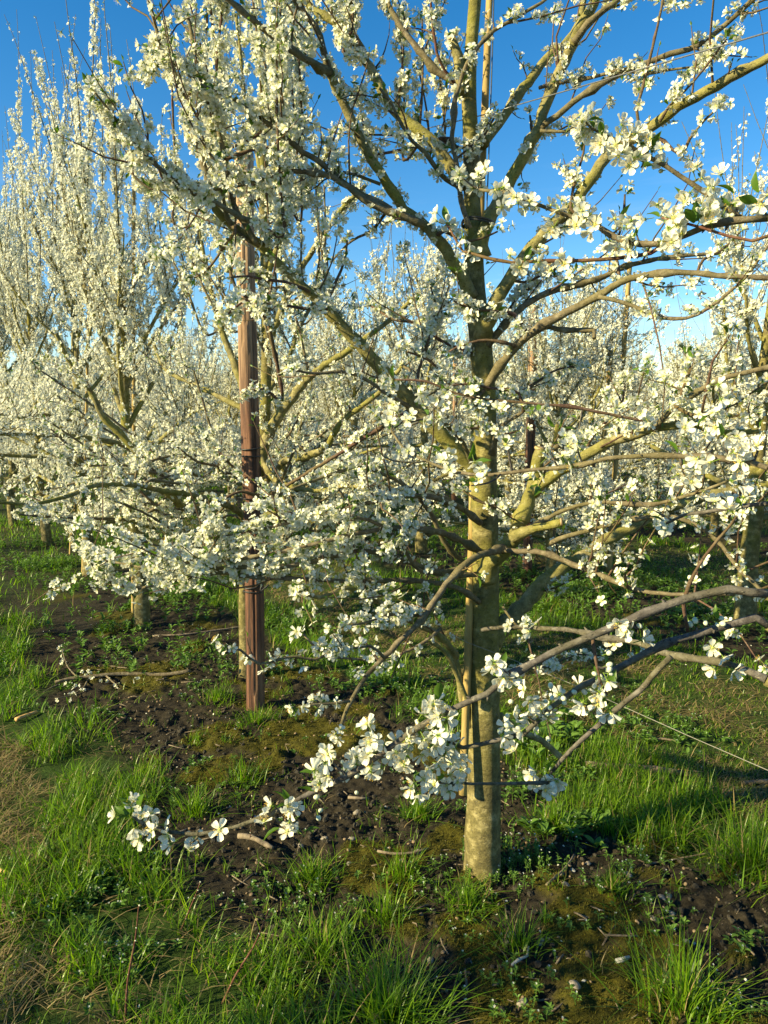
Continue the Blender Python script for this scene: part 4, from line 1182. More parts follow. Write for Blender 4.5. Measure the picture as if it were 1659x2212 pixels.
N([(1659, 510), (1626, 520), (1573, 510), (1519, 493), (1473, 480), (1430, 470)], [1.02, 1.1], [3.6, 3, 2.4], 16, 1, 1.6, mat=M_REDTWIG)
N([(1659, 1010), (1626, 1000), (1580, 995), (1523, 987), (1466, 985), (1389, 984), (1313, 990), (1256, 1004), (1206, 1010), (1106, 1020), (1046, 1027), (986, 1020), (953, 1010), (903, 987), (873, 970), (845, 930)], [1.0, 1.15, 1.35], [6.5, 6, 5, 4, 3, 2.4], 10, 3, 1.1, mat=M_BRANCH, ln=(0.03, 0.10))
N([(1416, 914), (1293, 890), (1230, 878), (1173, 874), (1106, 867), (1050, 862), (986, 850), (920, 824), (850, 820)], [1.5, 1.55], [3.4, 2.8, 2.0], 14, 3, None, mat=M_TWIG)
N([(1659, 1087), (1590, 1095), (1519, 1107), (1480, 1112), (1440, 1130)], [1.1, 1.25], [5, 4, 3], 9, 2, 0.9)
N([(1659, 1284), (1620, 1279), (1573, 1274), (1523, 1284), (1439, 1307), (1356, 1340), (1279, 1374), (1216, 1400), (1156, 1430), (1106, 1457), (1053, 1498), (1020, 1511), (970, 1535), (913, 1565), (863, 1600), (786, 1655), (720, 1692), (680, 1708), (636, 1731), (586, 1758), (540, 1775), (480, 1795), (430, 1802), (350, 1795), (310, 1780), (288, 1762)], [0.92, 0.95, 1.0, 1.0], [9.5, 9, 8.3, 7.4, 6.6, 6, 5.2, 4.6, 4.2, 3.4], 3, 0, 0.75)
N([(1659, 1350), (1633, 1334), (1573, 1350), (1506, 1370), (1439, 1390), (1389, 1414), (1339, 1440), (1299, 1464), (1259, 1480), (1190, 1530), (1130, 1585), (1090, 1595), (1030, 1610), (1000, 1615), (960, 1600)], [0.95, 1.02], [8.5, 8, 7, 6, 5, 4], 4, 0, 0.7)
N([(1659, 1467), (1573, 1434), (1473, 1420), (1423, 1407), (1383, 1390), (1273, 1370), (1220, 1360), (1160, 1357)], [0.98, 1.3], [8, 7, 5.5, 4], 3, 1, 0.62)
N([(1448, 1418), (1406, 1464), (1400, 1475), (1330, 1535), (1260, 1595), (1215, 1640), (1195, 1665)], [1.05, 1.12], [6.5, 6, 5, 4], 0, 0, None, rmax=0, tip=False)
N([(1195, 1690), (1140, 1692), (1080, 1693), (1020, 1693), (985, 1690)], [1.1, 1.05], [4, 3.4, 2.6], 0, 0, None, tip=False, rmax=0)
N([(1486, 1364), (1478, 1320), (1476, 1300), (1489, 1260), (1523, 1200), (1579, 1134), (1590, 1115)], [0.96, 0.95], [4, 3.4, 2.6], 4, 0, None, mat=M_TWIG, n=(1, 2), bud=0.8)
N([(1516, 890), (1522, 860), (1529, 830), (1539, 780), (1569, 737), (1575, 725)], [1.2, 1.15], [2.8, 2.4, 1.8], 14, 0, None, mat=M_TWIG, n=(1, 3), bud=0.5)
N([(1279, 1374), (1283, 1400), (1290, 1440), (1296, 1470), (1310, 1500)], [0.96, 0.95], [3.4, 2.6], 8, 0, None, mat=M_TWIG, n=(1, 3), bud=0.9)
# blossom trusses counted on those branches: (u, v, depth, open blossoms, buds, spread m)
HERO = [(322, 1765, .985, 2, 0, .008), (365, 1795, .985, 3, 0, .012), (308, 1812, .985, 1, 0, .004), (412, 1822, .99, 2, 0, .010), (475, 1790, .99, 1, 0, .004), (572, 1778, .99, 1, 0, .003), (612, 1783, 1.0, 2, 1, .008), (652, 1798, 1.0, 1, 0, .004),
        (690, 1718, 1.0, 0, 6, .016), (640, 1745, 1.0, 1, 1, .008), (712, 1640, .99, 4, 0, .014), (700, 1675, .99, 4, 1, .014), (770, 1672, 1.0, 1, 4, .014), (800, 1665, 1.0, 3, 1, .012), (810, 1600, .98, 4, 0, .016), (850, 1630, .98, 5, 1, .018),
        (905, 1600, .98, 6, 1, .020), (940, 1640, .98, 5, 0, .018), (880, 1655, .98, 4, 0, .016), (970, 1610, .98, 4, 1, .014), (790, 1570, 1.0, 2, 0, .010), (945, 1530, .97, 3, 0, .014), (935, 1555, .97, 3, 1, .014), (985, 1600, 1.0, 2, 1, .010),
        (945, 1690, 1.03, 4, 0, .014), (985, 1680, 1.04, 4, 0, .012), (960, 1705, 1.04, 2, 0, .008), (1180, 1675, 1.08, 6, 1, .016), (1190, 1690, 1.08, 4, 0, .012), (1085, 1445, .99, 4, 0, .012), (1095, 1460, .99, 3, 0, .010),
        (1135, 1540, 1.0, 7, 2, .020), (1150, 1560, 1.0, 4, 4, .018), (1105, 1570, 1.0, 1, 5, .014), (1195, 1530, 1.02, 0, 6, .014), (1215, 1490, 1.02, 0, 5, .012), (1290, 1480, 1.02, 3, 0, .012), (1350, 1360, .95, 1, 0, .002), (1380, 1360, 1.1, 3, 1, .012),
        (1555, 1415, .98, 2, 0, .010), (1572, 1425, .98, 2, 0, .010), (1320, 1390, .98, 1, 1, .006), (1310, 1440, .97, 0, 4, .012), (1300, 1500, .97, 1, 3, .010), (1505, 1355, .96, 0, 4, .010), (1555, 1345, .96, 0, 3, .008),
        (1445, 1000, 1.02, 3, 0, .012), (1480, 1030, 1.0, 4, 0, .014), (1500, 1010, .98, 5, 1, .016), (1540, 970, .98, 6, 1, .018), (1570, 1000, .98, 6, 0, .016), (1600, 985, .98, 4, 1, .014), (1560, 950, .99, 5, 0, .016), (1620, 950, 1.05, 5, 0, .014), (1648, 940, 1.05, 3, 1, .012),
        (1470, 985, 1.0, 0, 2, .008), (1275, 275, 1.11, 7, 0, .016), (1262, 260, 1.11, 5, 0, .014), (1300, 300, 1.11, 3, 0, .010), (1355, 305, 1.10, 5, 1, .014), (1385, 322, 1.10, 4, 0, .014), (1355, 330, 1.10, 3, 0, .010), (1385, 362, 1.10, 3, 0, .010), (1395, 320, 1.10, 2, 0, .008),
        (1510, 385, 1.08, 4, 0, .014), (1535, 430, 1.08, 5, 1, .014), (1480, 455, 1.08, 4, 0, .014), (1515, 465, 1.08, 4, 0, .012), (1465, 475, 1.08, 3, 0, .010), (1590, 450, 1.06, 3, 2, .012), (1595, 425, 1.06, 1, 2, .010), (1645, 435, 1.03, 3, 1, .012),
        (1200, 455, 1.2, 5, 0, .014), (1255, 445, 1.18, 4, 0, .012), (1255, 475, 1.18, 4, 1, .012), (1340, 490, 1.15, 3, 1, .010), (1360, 525, 1.14, 3, 1, .010), (1375, 505, 1.13, 0, 4, .012), (1420, 520, 1.1, 2, 3, .012), (1165, 555, 1.22, 0, 6, .010), (1210, 565, 1.2, 3, 0, .010),
        (1000, 385, 1.3, 4, 0, .012), (1040, 390, 1.27, 3, 0, .010), (1010, 540, 1.3, 4, 0, .012), (1140, 425, 1.22, 3, 1, .010), (1085, 420, 1.25, 3, 0, .010), (1340, 880, 1.45, 3, 0, .010), (1245, 960, 1.25, 5, 1, .014), (1250, 930, 1.27, 4, 0, .012), (1190, 975, 1.3, 2, 0, .008),
        (1030, 1030, 1.3, 4, 1, .012), (960, 985, 1.32, 4, 0, .012), (880, 900, 1.36, 6, 0, .018), (850, 890, 1.37, 4, 0, .012), (925, 900, 1.36, 4, 0, .014), (960, 860, 1.4, 4, 0, .014), (905, 850, 1.45, 3, 0, .012), (1095, 960, 1.35, 1, 0, .004), (1540, 835, 1.18, 3, 2, .012), (1545, 890, 1.16, 3, 0, .010)]
hr = np.random.default_rng(77)
NW = np.vstack(NEAR_WOOD); nu, nv, _ = project(NW)
for u, v, Y, nf, nb, sp in HERO:
    p, t = at(u, v, Y + 0.004)
    du = np.hypot(nu - u, nv - v); j = int(du.argmin())          # hang the truss from the branch it grows on
    if du[j] < 80:
        p, t = at(u, v, NW[j, 1] - 0.003)
        gap = p - NW[j]
        if np.linalg.norm(gap) > 0.006:
            nspur.add(*tube(np.array([NW[j], NW[j] + gap * 0.55 + (0, 0, -0.002), p]), np.array([0.0022, 0.0016, 0.0011]), 5, cap=False), 0)
    nf = int(round(nf * 1.25)) if (nf > 2 and v > 1400) else (max(1, int(nf * 0.75)) if nf > 3 else nf)
    for k in range(nf + nb):
        d = unit(hr.normal(size=3) * 0.75 + np.array((-0.1, -0.85, 0.05)))
        q = p + hr.normal(size=3) * sp * np.array((0.9, 0.7, 0.9))
        (fn.f if k < nf else fn.b).append((*q, *d, hr.uniform(0.92, 1.14) if k < nf else hr.uniform(0.8, 1.15)))
    if hr.random() < 0.45:
        d = unit(hr.normal(size=3) + np.array((0, 0, 0.5)))
        fn.l.append((*(p + d * 0.004), *d, hr.uniform(0.5, 1.0)))
for u, v, Y, d in ((285, 1757, .985, (-.5, -.2, .9)), (300, 1750, .985, (.35, -.2, .9)), (275, 1765, .985, (-1, -.1, .3)), (945, 1515, .97, (.1, -.3, 1)), (1010, 995, 1.3, (.3, -.2, 1)), (1020, 1005, 1.3, (1, -.3, .3)), (1200, 925, 1.28, (-.6, 0, 1)), (1205, 930, 1.28, (.1, -.2, 1)), (1640, 420, 1.03, (-.2, 0, 1)), (1640, 440, 1.03, (-1, -.2, .2)), (190, 190, 1.76, (-.3, -.2, 1)), (196, 192, 1.76, (.3, -.2, 1))):
    j = int(np.hypot(nu - u, nv - v).argmin()); Y = NW[j, 1] if np.hypot(nu[j] - u, nv[j] - v) < 60 else Y
    p, t = at(u, v, Y); fn.l.append((*p, *unit(np.array(d, float)), 1.0))
def upright_tree(rng, fl, bag, H=4.1, nl=11, az=None, reach=1.3, rods=1.0, per_cl=26, n=(3, 5), r0=0.055, sc=1.0, clean=0.55, leafk=0.3, shoot_up=0.75, low_flat=4, bare_rods=0.0, whips=0, tall=0, fine=1.0, flat_el=(0.25, 0.6)):
    """generic trained plum: leader, rising limbs, flowering shoots; returns trunk and limb polylines"""
    k = 9
    zz = np.linspace(-0.05, H * 0.74, k)
    tx = np.cumsum(rng.normal(size=(k, 2)) * 0.018, axis=0)
    tx -= tx[0]
    P = np.column_stack([tx, zz]); R = r0 * (1 - 0.72 * (zz - zz[0]) / (zz[-1] - zz[0])) ** 1.0
    R[0] *= 1.12
    P, R = resample(P, R, 0.08)
    trunk = (P, R)
    limbs = []
    top = P[-1]
    for j in range(nl + 1):
        if j == nl:                                         # the leader's own tip
            p = top; d = np.array((rng.normal() * 0.06, rng.normal() * 0.06, 1.0)); L = H - top[2]; r = R[-1]; rise = 0.2
        else:
            f = j / (nl - 1)
            z = clean + (H * 0.66 - clean) * f ** 0.9
            p = np.array([np.interp(z, P[:, 2], P[:, 0]), np.interp(z, P[:, 2], P[:, 1]), z])
            a = az[j] if az is not None else j * 2.4 + rng.normal() * 0.35
            e = rng.uniform(*flat_el) if j < low_flat else rng.uniform(0.7, 1.05)
            d = np.array((math.cos(a) * math.cos(e), math.sin(a) * math.cos(e), math.sin(e)))
            L = (reach * (1.05 - 0.35 * f)) * rng.uniform(0.85, 1.15); r = 0.026 - 0.012 * f; rise = (0.05 if flat_el[0] > 0.1 else 0.0) if j < low_flat else 0.14
        Q = [p]; m = 7
        for q in range(m):
            d = unit(d + rng.normal(size=3) * 0.09 + np.array((0, 0, rise)))
            Q.append(Q[-1] + d * L / m)
        Q = np.array(Q); rr = np.linspace(r, 0.004, m + 1)
        Q, rr = resample(Q, rr, 0.06)
        limbs.append((Q, rr))
        fl.along(Q, rr, per_cl * 0.8, n, 0.25, 0.014, sc, 0.08, leafk)
        # flowering side shoots, longer and steeper higher up
        seg = L
        for d0 in rng.uniform(0.18, 1.0, rng.poisson(9.5 * L * fine)):
            i = int(d0 * (len(Q) - 2)); tz = Q[i][2] / H
            o = unit(rng.normal(size=3)); dr = unit(o * 0.8 + np.array((0, 0, shoot_up * (0.4 + 1.3 * tz))))
            ln = rng.uniform(0.18, 0.5) * (0.8 + 0.9 * tz) * (1.5 if rng.random() < 0.22 * rods else 1)
            ln = min(ln, max(0.15, H + 0.25 - Q[i][2]))
            S = [Q[i]]
            for q in range(5):
                dr = unit(dr + rng.normal(size=3) * 0.12 + np.array((0, 0, 0.10 + 0.25 * tz)))
                S.append(S[-1] + dr * ln / 5)
            S = np.array(S); sr = np.linspace(0.0042, 0.0014, 6)
            V, T = tube(S, sr, 4, cap=False); bag.add(V, T, 0)
            if rng.random() < bare_rods: fl.along(S, sr, per_cl * 0.25, (1, 2), 0.1, 1, sc * 0.6, 0.6, 0.3)
            else: fl.along(S, sr, per_cl * 1.35, n, 0.06, 1, sc, 0.08, leafk, 0.016)
    for _ in range(tall):                                  # long flowering rods standing above the crown
        Q = limbs[int(rng.integers(nl // 2, nl + 1))][0]
        i = int(rng.uniform(0.4, 0.9) * (len(Q) - 1))
        dr = unit(np.array((rng.normal() * 0.14, rng.normal() * 0.14, 1.0))); ln = H + rng.uniform(0.55, 1.05) - Q[i][2]
        S = [Q[i]]
        for q in range(9):
            dr = unit(dr + rng.normal(size=3) * 0.035); S.append(S[-1] + dr * ln / 9)
        S = np.array(S); sr = np.linspace(0.007, 0.0016, 10)
        bag.add(*tube(S, sr, 4, cap=False), 0)
        fl.along(S[:8], sr[:8], 42, (3, 5), 0.1, 1, sc, 0.08, leafk, 0.014)
        fl.along(S[7:], sr[7:], 30, (1, 2), 0.0, 1, sc * 0.7, 0.7, leafk, 0.01)
    for _ in range(whips):                                 # last year's thin bare shoots above the crown
        Q = limbs[int(rng.integers(nl // 3, nl + 1))][0]
        i = int(rng.uniform(0.35, 0.95) * (len(Q) - 1))
        dr = unit(np.array((rng.normal() * 0.22, rng.normal() * 0.22, 1.0))); ln = rng.uniform(0.7, 1.5)
        S = [Q[i]]
        for q in range(5):
            dr = unit(dr + rng.normal(size=3) * 0.05); S.append(S[-1] + dr * ln / 5)
        S = np.array(S); sr = np.linspace(0.0042, 0.0016, 6)
        bag.add(*tube(S, sr, 4, cap=False), 0)
        fl.along(S[:4], sr[:4], 10, (1, 2), 0.1, 1, sc * 0.8, 0.5, 0.2)
        for f in np.linspace(0.3, 1, 14):
            p = S[0] + (S[-1] - S[0]) * f; p = S[min(4, int(f * 5))] + (S[min(5, int(f * 5) + 1)] - S[min(4, int(f * 5))]) * (f * 5 % 1)
            d = unit(rng.normal(size=3) + np.array((0, 0, 0.6)))
            bag.add(*tube(np.array([p, p + d * 0.012]), np.array([0.0022, 0.0008]), 3, cap=False), 0)
    return trunk, limbs

# its own trunk and the limbs that spread away from the picture
nbag = Bag(); trk, lmb = upright_tree(np.random.default_rng(31), Flora(9), nbag, 3.9, 7, [-1.2, 0.2, 0.8, -0.6, 0.5, 1.1, -0.2], 1.1)
link('trunk', make_mesh('trunk', *tube(trk[0], trk[1], 14, 0.02), [M_TRUNK]), near)
for Q, rr in lmb:
    link('limb', make_mesh('limb', *tube(Q, rr, 7, 0.03), [M_LIMB]), near)
link('twigs', nspur.mesh('twigs', [M_GREY], True, near_base), near, 'stuff')
bake(fn, 1, near_base, 300, 110, 110, 110, near)

# ------------------------------------------------------------------ the tree tied to the wooden post
px_, py_ = on_ground(530, 1470)
post_tree_base = np.array((px_, py_, gz(px_, py_)))
ptree = thing('plum_tree', 'blossoming plum tree standing close behind the red wooden post', 'tree', post_tree_base)
fp_ = Flora(303); pspur = Bag()
P, R = trace([(530, 1478), (530, 1400), (528, 1300), (535, 1200), (550, 1100), (562, 1000), (572, 900), (575, 800), (575, 700), (570, 500), (568, 330), (570, 220), (580, 150), (600, 90)], [4.1], [15, 13, 12.5, 12.5, 13, 13, 12, 11, 10.5, 9.5, 8.5, 7, 5.5, 4])
P, R = resample(P, R, 0.05)
link('trunk', make_mesh('trunk', tube(P, R, 14, 0.02)[0] - post_tree_base, tube(P, R, 14, 0.0)[1], [M_TRUNK]), ptree)
WOOD[id(ptree)] = [P]
def PT(pts, Y, rpx, bloom=30, shoot=9, **k):
    k.setdefault('n', (3, 5)); k.setdefault('ln', (0.12, 0.42)); k.setdefault('up', 0.5); k.setdefault('mat', M_LIMB); k.setdefault('name', 'limb'); k.setdefault('rmax', 0.012)
    return B(pts, Y, rpx, bloom, shoot, fl=fp_, root=ptree, base=post_tree_base, bag=pspur, **k)
PT([(560, 1010), (580, 935), (615, 880), (653, 830), (686, 800), (766, 747), (830, 700), (900, 640)], [4.1, 3.9], [13, 10, 7, 4])
PT([(556, 1060), (606, 1003), (660, 985), (703, 967), (740, 910), (820, 847), (870, 790)], [4.1, 3.7], [9, 8, 6, 4])
PT([(530, 1190), (480, 1130), (433, 1107), (400, 1100), (367, 1070), (333, 1027), (300, 984), (267, 944), (227, 904), (200, 854), (157, 794), (120, 720)], [4.1, 3.6, 3.4], [9, 8.5, 8, 6.5, 4])
PT([(532, 1180), (520, 1110), (433, 1075), (350, 1060), (283, 1047), (200, 1050), (150, 1070), (83, 1087), (20, 1087), (-40, 1080)], [4.0, 2.9, 2.4], [7, 6, 5, 4, 3], 34, 5, ln=(0.05, 0.2))
PT([(565, 950), (530, 850), (500, 770), (475, 700), (450, 600), (430, 500)], [4.1, 4.3], [9, 7, 4])
PT([(530, 1260), (500, 1180), (420, 1150), (330, 1140), (260, 1120)], [4.1, 3.3], [6, 5, 3], 34, 7)
PT([(575, 760), (600, 690), (640, 600), (690, 520), (740, 450), (790, 400)], [4.1, 3.9], [8, 6, 4])
PT([(572, 620), (590, 560), (620, 480), (660, 420), (700, 350), (720, 280)], [4.1, 4.0], [7, 5, 3.4])
PT([(572, 640), (545, 560), (520, 480), (500, 400), (480, 300), (470, 200)], [4.1, 4.2], [7, 5, 3.4])
PT([(568, 420), (580, 330), (610, 240), (640, 150), (660, 60)], [4.1, 4.1], [6, 4, 3])
PT([(566, 380), (550, 300), (530, 220), (520, 120), (510, 30)], [4.1, 4.1], [6, 4, 3])
PT([(562, 990), (600, 1040), (680, 1060), (760, 1050), (840, 1080)], [4.0, 3.4], [7, 5, 3])
PT([(545, 1110), (600, 1110), (680, 1130), (760, 1120), (850, 1110)], [4.1, 4.0], [7, 5, 3])
PT([(560, 900), (480, 860), (420, 830), (360, 800), (330, 740)], [4.15, 4.5], [7, 5, 3])
PT([(570, 860), (620, 780), (650, 700), (690, 640), (740, 600)], [4.15, 4.6], [7, 5, 3])
ur = np.random.default_rng(15)
for i in range(22):
    x0 = ur.uniform(420, 720); y0 = ur.uniform(540, 800); x1 = x0 + ur.uniform(-90, 40); y1 = y0 - ur.uniform(120, 260); Y0 = ur.uniform(3.8, 4.4) if 470 < x0 < 650 else ur.uniform(2.9, 4.2)
    PT([(x0, y0), ((x0 + x1) / 2 + ur.normal() * 14, (y0 + y1) / 2), (x1, y1)], [Y0, Y0], [2.2, 2.6, 1.7], 34, 5, n=(2, 5), ln=(0.05, 0.2), mat=M_BRANCH, name='branch', snap=True)
for i in range(34):
    y0 = ur.uniform(900, 1240); left = i % 2 == 0
    x1, y1 = (ur.uniform(30, 470), ur.uniform(790, 1190)) if left else (ur.uniform(620, 1000), ur.uniform(760, 1090))
    x0 = 548; Y0 = 4.1; Y1 = ur.uniform(2.9, 3.9) if left else ur.uniform(3.4, 4.6)
    f = ur.uniform(0.25, 0.5); xs = x0 + (x1 - x0) * f; ys = y0 + (y1 - y0) * f + 12
    PT([(xs, ys), ((xs + x1) / 2, (ys + y1) / 2 + ur.normal() * 10), (x1, y1)], [Y0 + (Y1 - Y0) * f, Y1], [2.4, 2.6, 1.7], 28, 6, n=(2, 5), ln=(0.06, 0.24), mat=M_BRANCH, name='branch', snap=True)
link('twigs', pspur.mesh('twigs', [M_TWIG], True, post_tree_base), ptree, 'stuff')
bake(fp_, 1, post_tree_base, 240, 0, 0, 40, ptree)

# ------------------------------------------------------------------ the other trees
def make_proto(name, seed, lod, label, group=None, pick=0, base=(0, 0, 0), parts=True, **k):
    rng = np.random.default_rng(seed)
    fl = Flora(seed + 1000); bag = Bag()
    trunk, limbs = upright_tree(rng, fl, bag, **k)
    base = np.asarray(base, float)
    o = thing(name, label, 'tree', base, group)
    link('trunk', make_mesh('trunk', *tube(trunk[0], trunk[1], 14 if parts else 7, 0.015, rng), [M_TRUNK]), o)
    if parts:
        for Q, rr in limbs:
            link('limb', make_mesh('limb', *tube(Q, rr, 7, 0.03, rng), [M_LIMB]), o)
    else:
        lb = Bag()
        for Q, rr in limbs: lb.add(*tube(Q, rr, 4, 0, rng))
        link('limbs', lb.mesh('limbs', [M_LIMB]), o, 'stuff')
    link('twigs', bag.mesh('twigs', [M_OLIVE]), o, 'stuff')
    if pick:
        for A in (fl.f, fl.b, fl.l):
            for i, q in enumerate(A): A[i] = (q[0] + base[0], q[1] + base[1], q[2] + base[2], *q[3:])
        bake(fl, lod, base, pick, 0, 0, 0, o)
    else:
        bake(fl, lod, np.zeros(3), 0, 0, 0, 0, o)
    return o

def copy_tree(src, xy, rot, sc, label, group):
    o = src.copy(); COL.objects.link(o)
    o.location = (xy[0], xy[1], gz(*xy) if math.hypot(*xy) < 30 else 0.0)
    o.rotation_euler = (0, 0, rot); o.scale = (sc, sc, sc * 1.0)
    o['label'] = label; o['category'] = 'tree'
    if group: o['group'] = group
    elif 'group' in o: del o['group']
    for ch in src.children:
        c = ch.copy(); COL.objects.link(c); c.parent = o; c.matrix_parent_inverse = ch.matrix_parent_inverse.copy()
    return o

def on(u, v):
    x, y = on_ground(u, v)
    return (x, y, gz(x, y))

second = make_proto('plum_tree', 41, 2, 'front row plum tree whose bare trunk base stands next left of the wooden post', None, 200, on(308, 1355), True, H=3.35, nl=18, reach=1.35, rods=1.4, per_cl=31, low_flat=8, clean=0.55, flat_el=(0.0, 0.5), fine=1.2, tall=10)
third = make_proto('plum_tree', 42, 2, 'front row plum tree with straight green trunk just right of the leaning pale stick', None, 0, on(190, 1242), True, H=3.9, nl=18, reach=1.45, rods=1.2, per_cl=31, low_flat=8, clean=0.55, flat_el=(0.0, 0.5), fine=1.2, tall=11)
fourth = make_proto('plum_tree', 43, 2, 'front row plum tree with short dark trunk left of the leaning pale stick', None, 0, on(103, 1180), True, H=3.8, nl=18, reach=1.5, rods=1.2, per_cl=31, low_flat=8, clean=0.55, flat_el=(0.0, 0.5), fine=1.2, tall=10)
cr = np.random.default_rng(99)
ORD = 'first second third fourth fifth sixth seventh eighth ninth tenth eleventh twelfth thirteenth fourteenth fifteenth sixteenth seventeenth eighteenth nineteenth twentieth twenty-first twenty-second twenty-third twenty-fourth twenty-fifth twenty-sixth'.split()
for i, src in enumerate((second, third, fourth, second, third, fourth, third, second, fourth)):
    xy = row_xy(0.05, 9.6 + 1.9 * i)
    s_children = [c for c in src.children if c.name.split('.')[0] != 'blossom']
    o = copy_tree(src if src is not second else third, xy, cr.uniform(0, 6.28), cr.uniform(0.92, 1.08), ORD[i + 5] + ' plum tree of the front row counted from the main tree, at the left edge', 'plum trees farther along the front row')

BG = [make_proto('plum_tree', 60 + i, 2, 'x', 'x', 0, (0, 0, 0), False, H=2.75, nl=16, reach=1.5, rods=0.5, per_cl=30, n=(1, 4), clean=0.30, bare_rods=0.12, shoot_up=0.25, fine=1.8, flat_el=(-0.1, 0.35), whips=(16, 22, 28, 34)[i], low_flat=8, sc=1.1, r0=0.06) for i in range(4)]
right_tree = make_proto('plum_tree', 71, 2, 'plum tree with stout yellow green trunk at the right edge across the mown strip', None, 60, on(1608, 1362), True, H=3.3, nl=12, reach=1.3, rods=0.8, per_cl=32, n=(2, 5), clean=0.75, shoot_up=0.5, whips=18, r0=0.075)
SIDE = make_proto('plum_tree', 90, 2, 'x', 'x', 0, (0, 0, 0), False, H=2.6, nl=8, reach=1.0, rods=0.5, per_cl=9, n=(2, 3), clean=0.7)
seen_in_row = {}
rows_named = {1: ('blossoming plum tree in the next row beyond the mown strip', 'plum trees of the next row'),
              2: ('sparsely flowering plum tree in the second row beyond the mown strip', 'plum trees of the second row beyond')}
for k in range(1, 9):
    for i in range(-4, 22):
        t = 1.05 + (i + (0.37 * (k - 1)) % 1) * 1.8 + cr.normal() * 0.08
        xy = row_xy(k * ROW_GAP + cr.normal() * 0.06, t)
        d = math.hypot(*xy)
        if k == 1 and abs(t - 1.05) < 0.9: continue
        if xy[1] < 3.5 or d > 42 or xy[0] < -0.62 * xy[1] - 1.4 or xy[0] > 0.95 * xy[1] + 2.0: continue
        lab, grp = rows_named.get(k, ('distant blossoming plum tree among the rows far behind', 'plum trees of the far rows'))
        if k < 3:
            lab = '%s plum tree from the right in the %s row beyond the mown strip' % (ORD[seen_in_row.get(k, 0)], 'next' if k == 1 else 'second')
            seen_in_row[k] = seen_in_row.get(k, 0) + 1
        copy_tree(BG[int(cr.integers(0, 4))], xy, cr.uniform(0, 6.28), cr.uniform(0.9, 1.12), lab, grp)
# the row on the near side of the alley, behind the photographer's left: it shades the foot of the front row
for i in range(-5, 9):
    if i % 2: continue
    t = 0.4 + i * 1.95
    xy = row_xy(-ROW_GAP, t)
    if abs(xy[0]) < 0.56 * xy[1] + 0.9: continue
    copy_tree(SIDE, xy, cr.uniform(0, 6.28), cr.uniform(0.80, 0.92), 'plum tree in the row on the near side of the grass alley', 'plum trees of the near side row')
for b in BG + [SIDE]:
    for c in list(b.children): bpy.data.objects.remove(c)
    bpy.data.objects.remove(b)

# a dark hedge that closes the orchard far behind
hb = Bag(); hrn = np.random.default_rng(8)
n = 9000
hx = hrn.uniform(-75, 75, n); hz = hrn.uniform(0, 1, n) ** 0.8
top = 4.2 + 1.6 * fbm(hx * 0.12, hx * 0 + 3, 3)
pos = np.stack([hx, 62 + hrn.normal(size=n) * 1.2 + 0.12 * hx, hz * top], 1)
Vh = np.array([(-1, -0.5, 0), (1, -0.5, 0.2), (0.8, 0.6, 0), (-0.8, 0.7, 0.3)]) * 0.42
hb.stamp((Vh, np.array([(0, 1, 2), (0, 2, 3)]), np.zeros(2, int)), pos, frames(hrn.normal(size=(n, 3)), hrn), hrn.uniform(0.5, 1.2, n))
link('hedge', hb.mesh('hedge', [M_LEAF], False), None, 'stuff')

# ------------------------------------------------------------------ wooden post, stakes, wires
pbx, pby = on_ground(552, 1537)
pz = gz(pbx, pby)
Htop = at(529, 330, pby)[0][2]
topx = at(529, 330, pby)[0][0]
zz = np.linspace(-0.15, Htop - pz, 80)
k = 44
ang = np.linspace(0, 2 * np.pi, k, endpoint=False)
prng = np.random.default_rng(3)
cracks = [(prng.uniform(0, 6.28), prng.uniform(0.0, 2.2), prng.uniform(0.3, 1.2)) for _ in range(20)]
V = []
for z in zz:
    f = (z + 0.15) / (zz[-1] + 0.15)
    r = 0.0465 - 0.0045 * f
    for a in ang:
        q = r * (1 + 0.03 * math.sin(2 * a + 1 + z * 0.4) + 0.02 * math.sin(5 * a + z * 2))
        for ca, cz, cl in cracks:
            da = abs((a - ca + math.pi) % (2 * math.pi) - math.pi)
            if cz < z < cz + cl and da < 0.16: q -= 0.009 * (1 - da / 0.16)
        q *= 1 + 0.05 * (_LAT[int(a * 7) & 255, int(z * 3 + a * 2) & 255] - 0.5) + (0.05 * math.exp(-((z - 1.9) / 0.05) ** 2 - ((a - 4.2) / 0.3) ** 2))
        V.append(((topx - pbx) * f + 0.006 * math.sin(z * 2.1) + q * math.cos(a), q * math.sin(a), z))
nzp = len(zz)
V = np.array(V + [((topx - pbx), 0, zz[-1] + 0.004), (0, 0, zz[0])])
i = np.arange(nzp - 1)[:, None] * k; j = np.arange(k)[None]; j2 = (j + 1) % k
A = (i + j).ravel(); B2 = (i + j2).ravel(); C2 = (i + k + j2).ravel(); D2 = (i + k + j).ravel()
jj = np.arange(k); kk = (jj + 1) % k
T = np.concatenate([np.stack([A, B2, C2], 1), np.stack([A, C2, D2], 1), np.stack([np.full(k, nzp * k), (nzp - 1) * k + jj, (nzp - 1) * k + kk], 1)])
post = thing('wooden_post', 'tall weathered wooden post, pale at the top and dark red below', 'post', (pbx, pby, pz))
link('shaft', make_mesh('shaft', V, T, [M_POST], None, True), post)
def ring_at(zc, r, rad, tilt, mat, name, parent, cx=0.0, squash=1.0):
    a = np.linspace(0, 2 * np.pi, 25)
    P = np.stack([cx + r * np.cos(a) * squash, r * np.sin(a), zc + tilt * np.sin(a * 1 + 0.5)], 1)
    V, T = tube(P, np.full(25, rad), 6)
    return link(name, make_mesh(name, V, T, [mat]), parent)
def hz_(v): return at(545, v, pby)[0][2] - pz
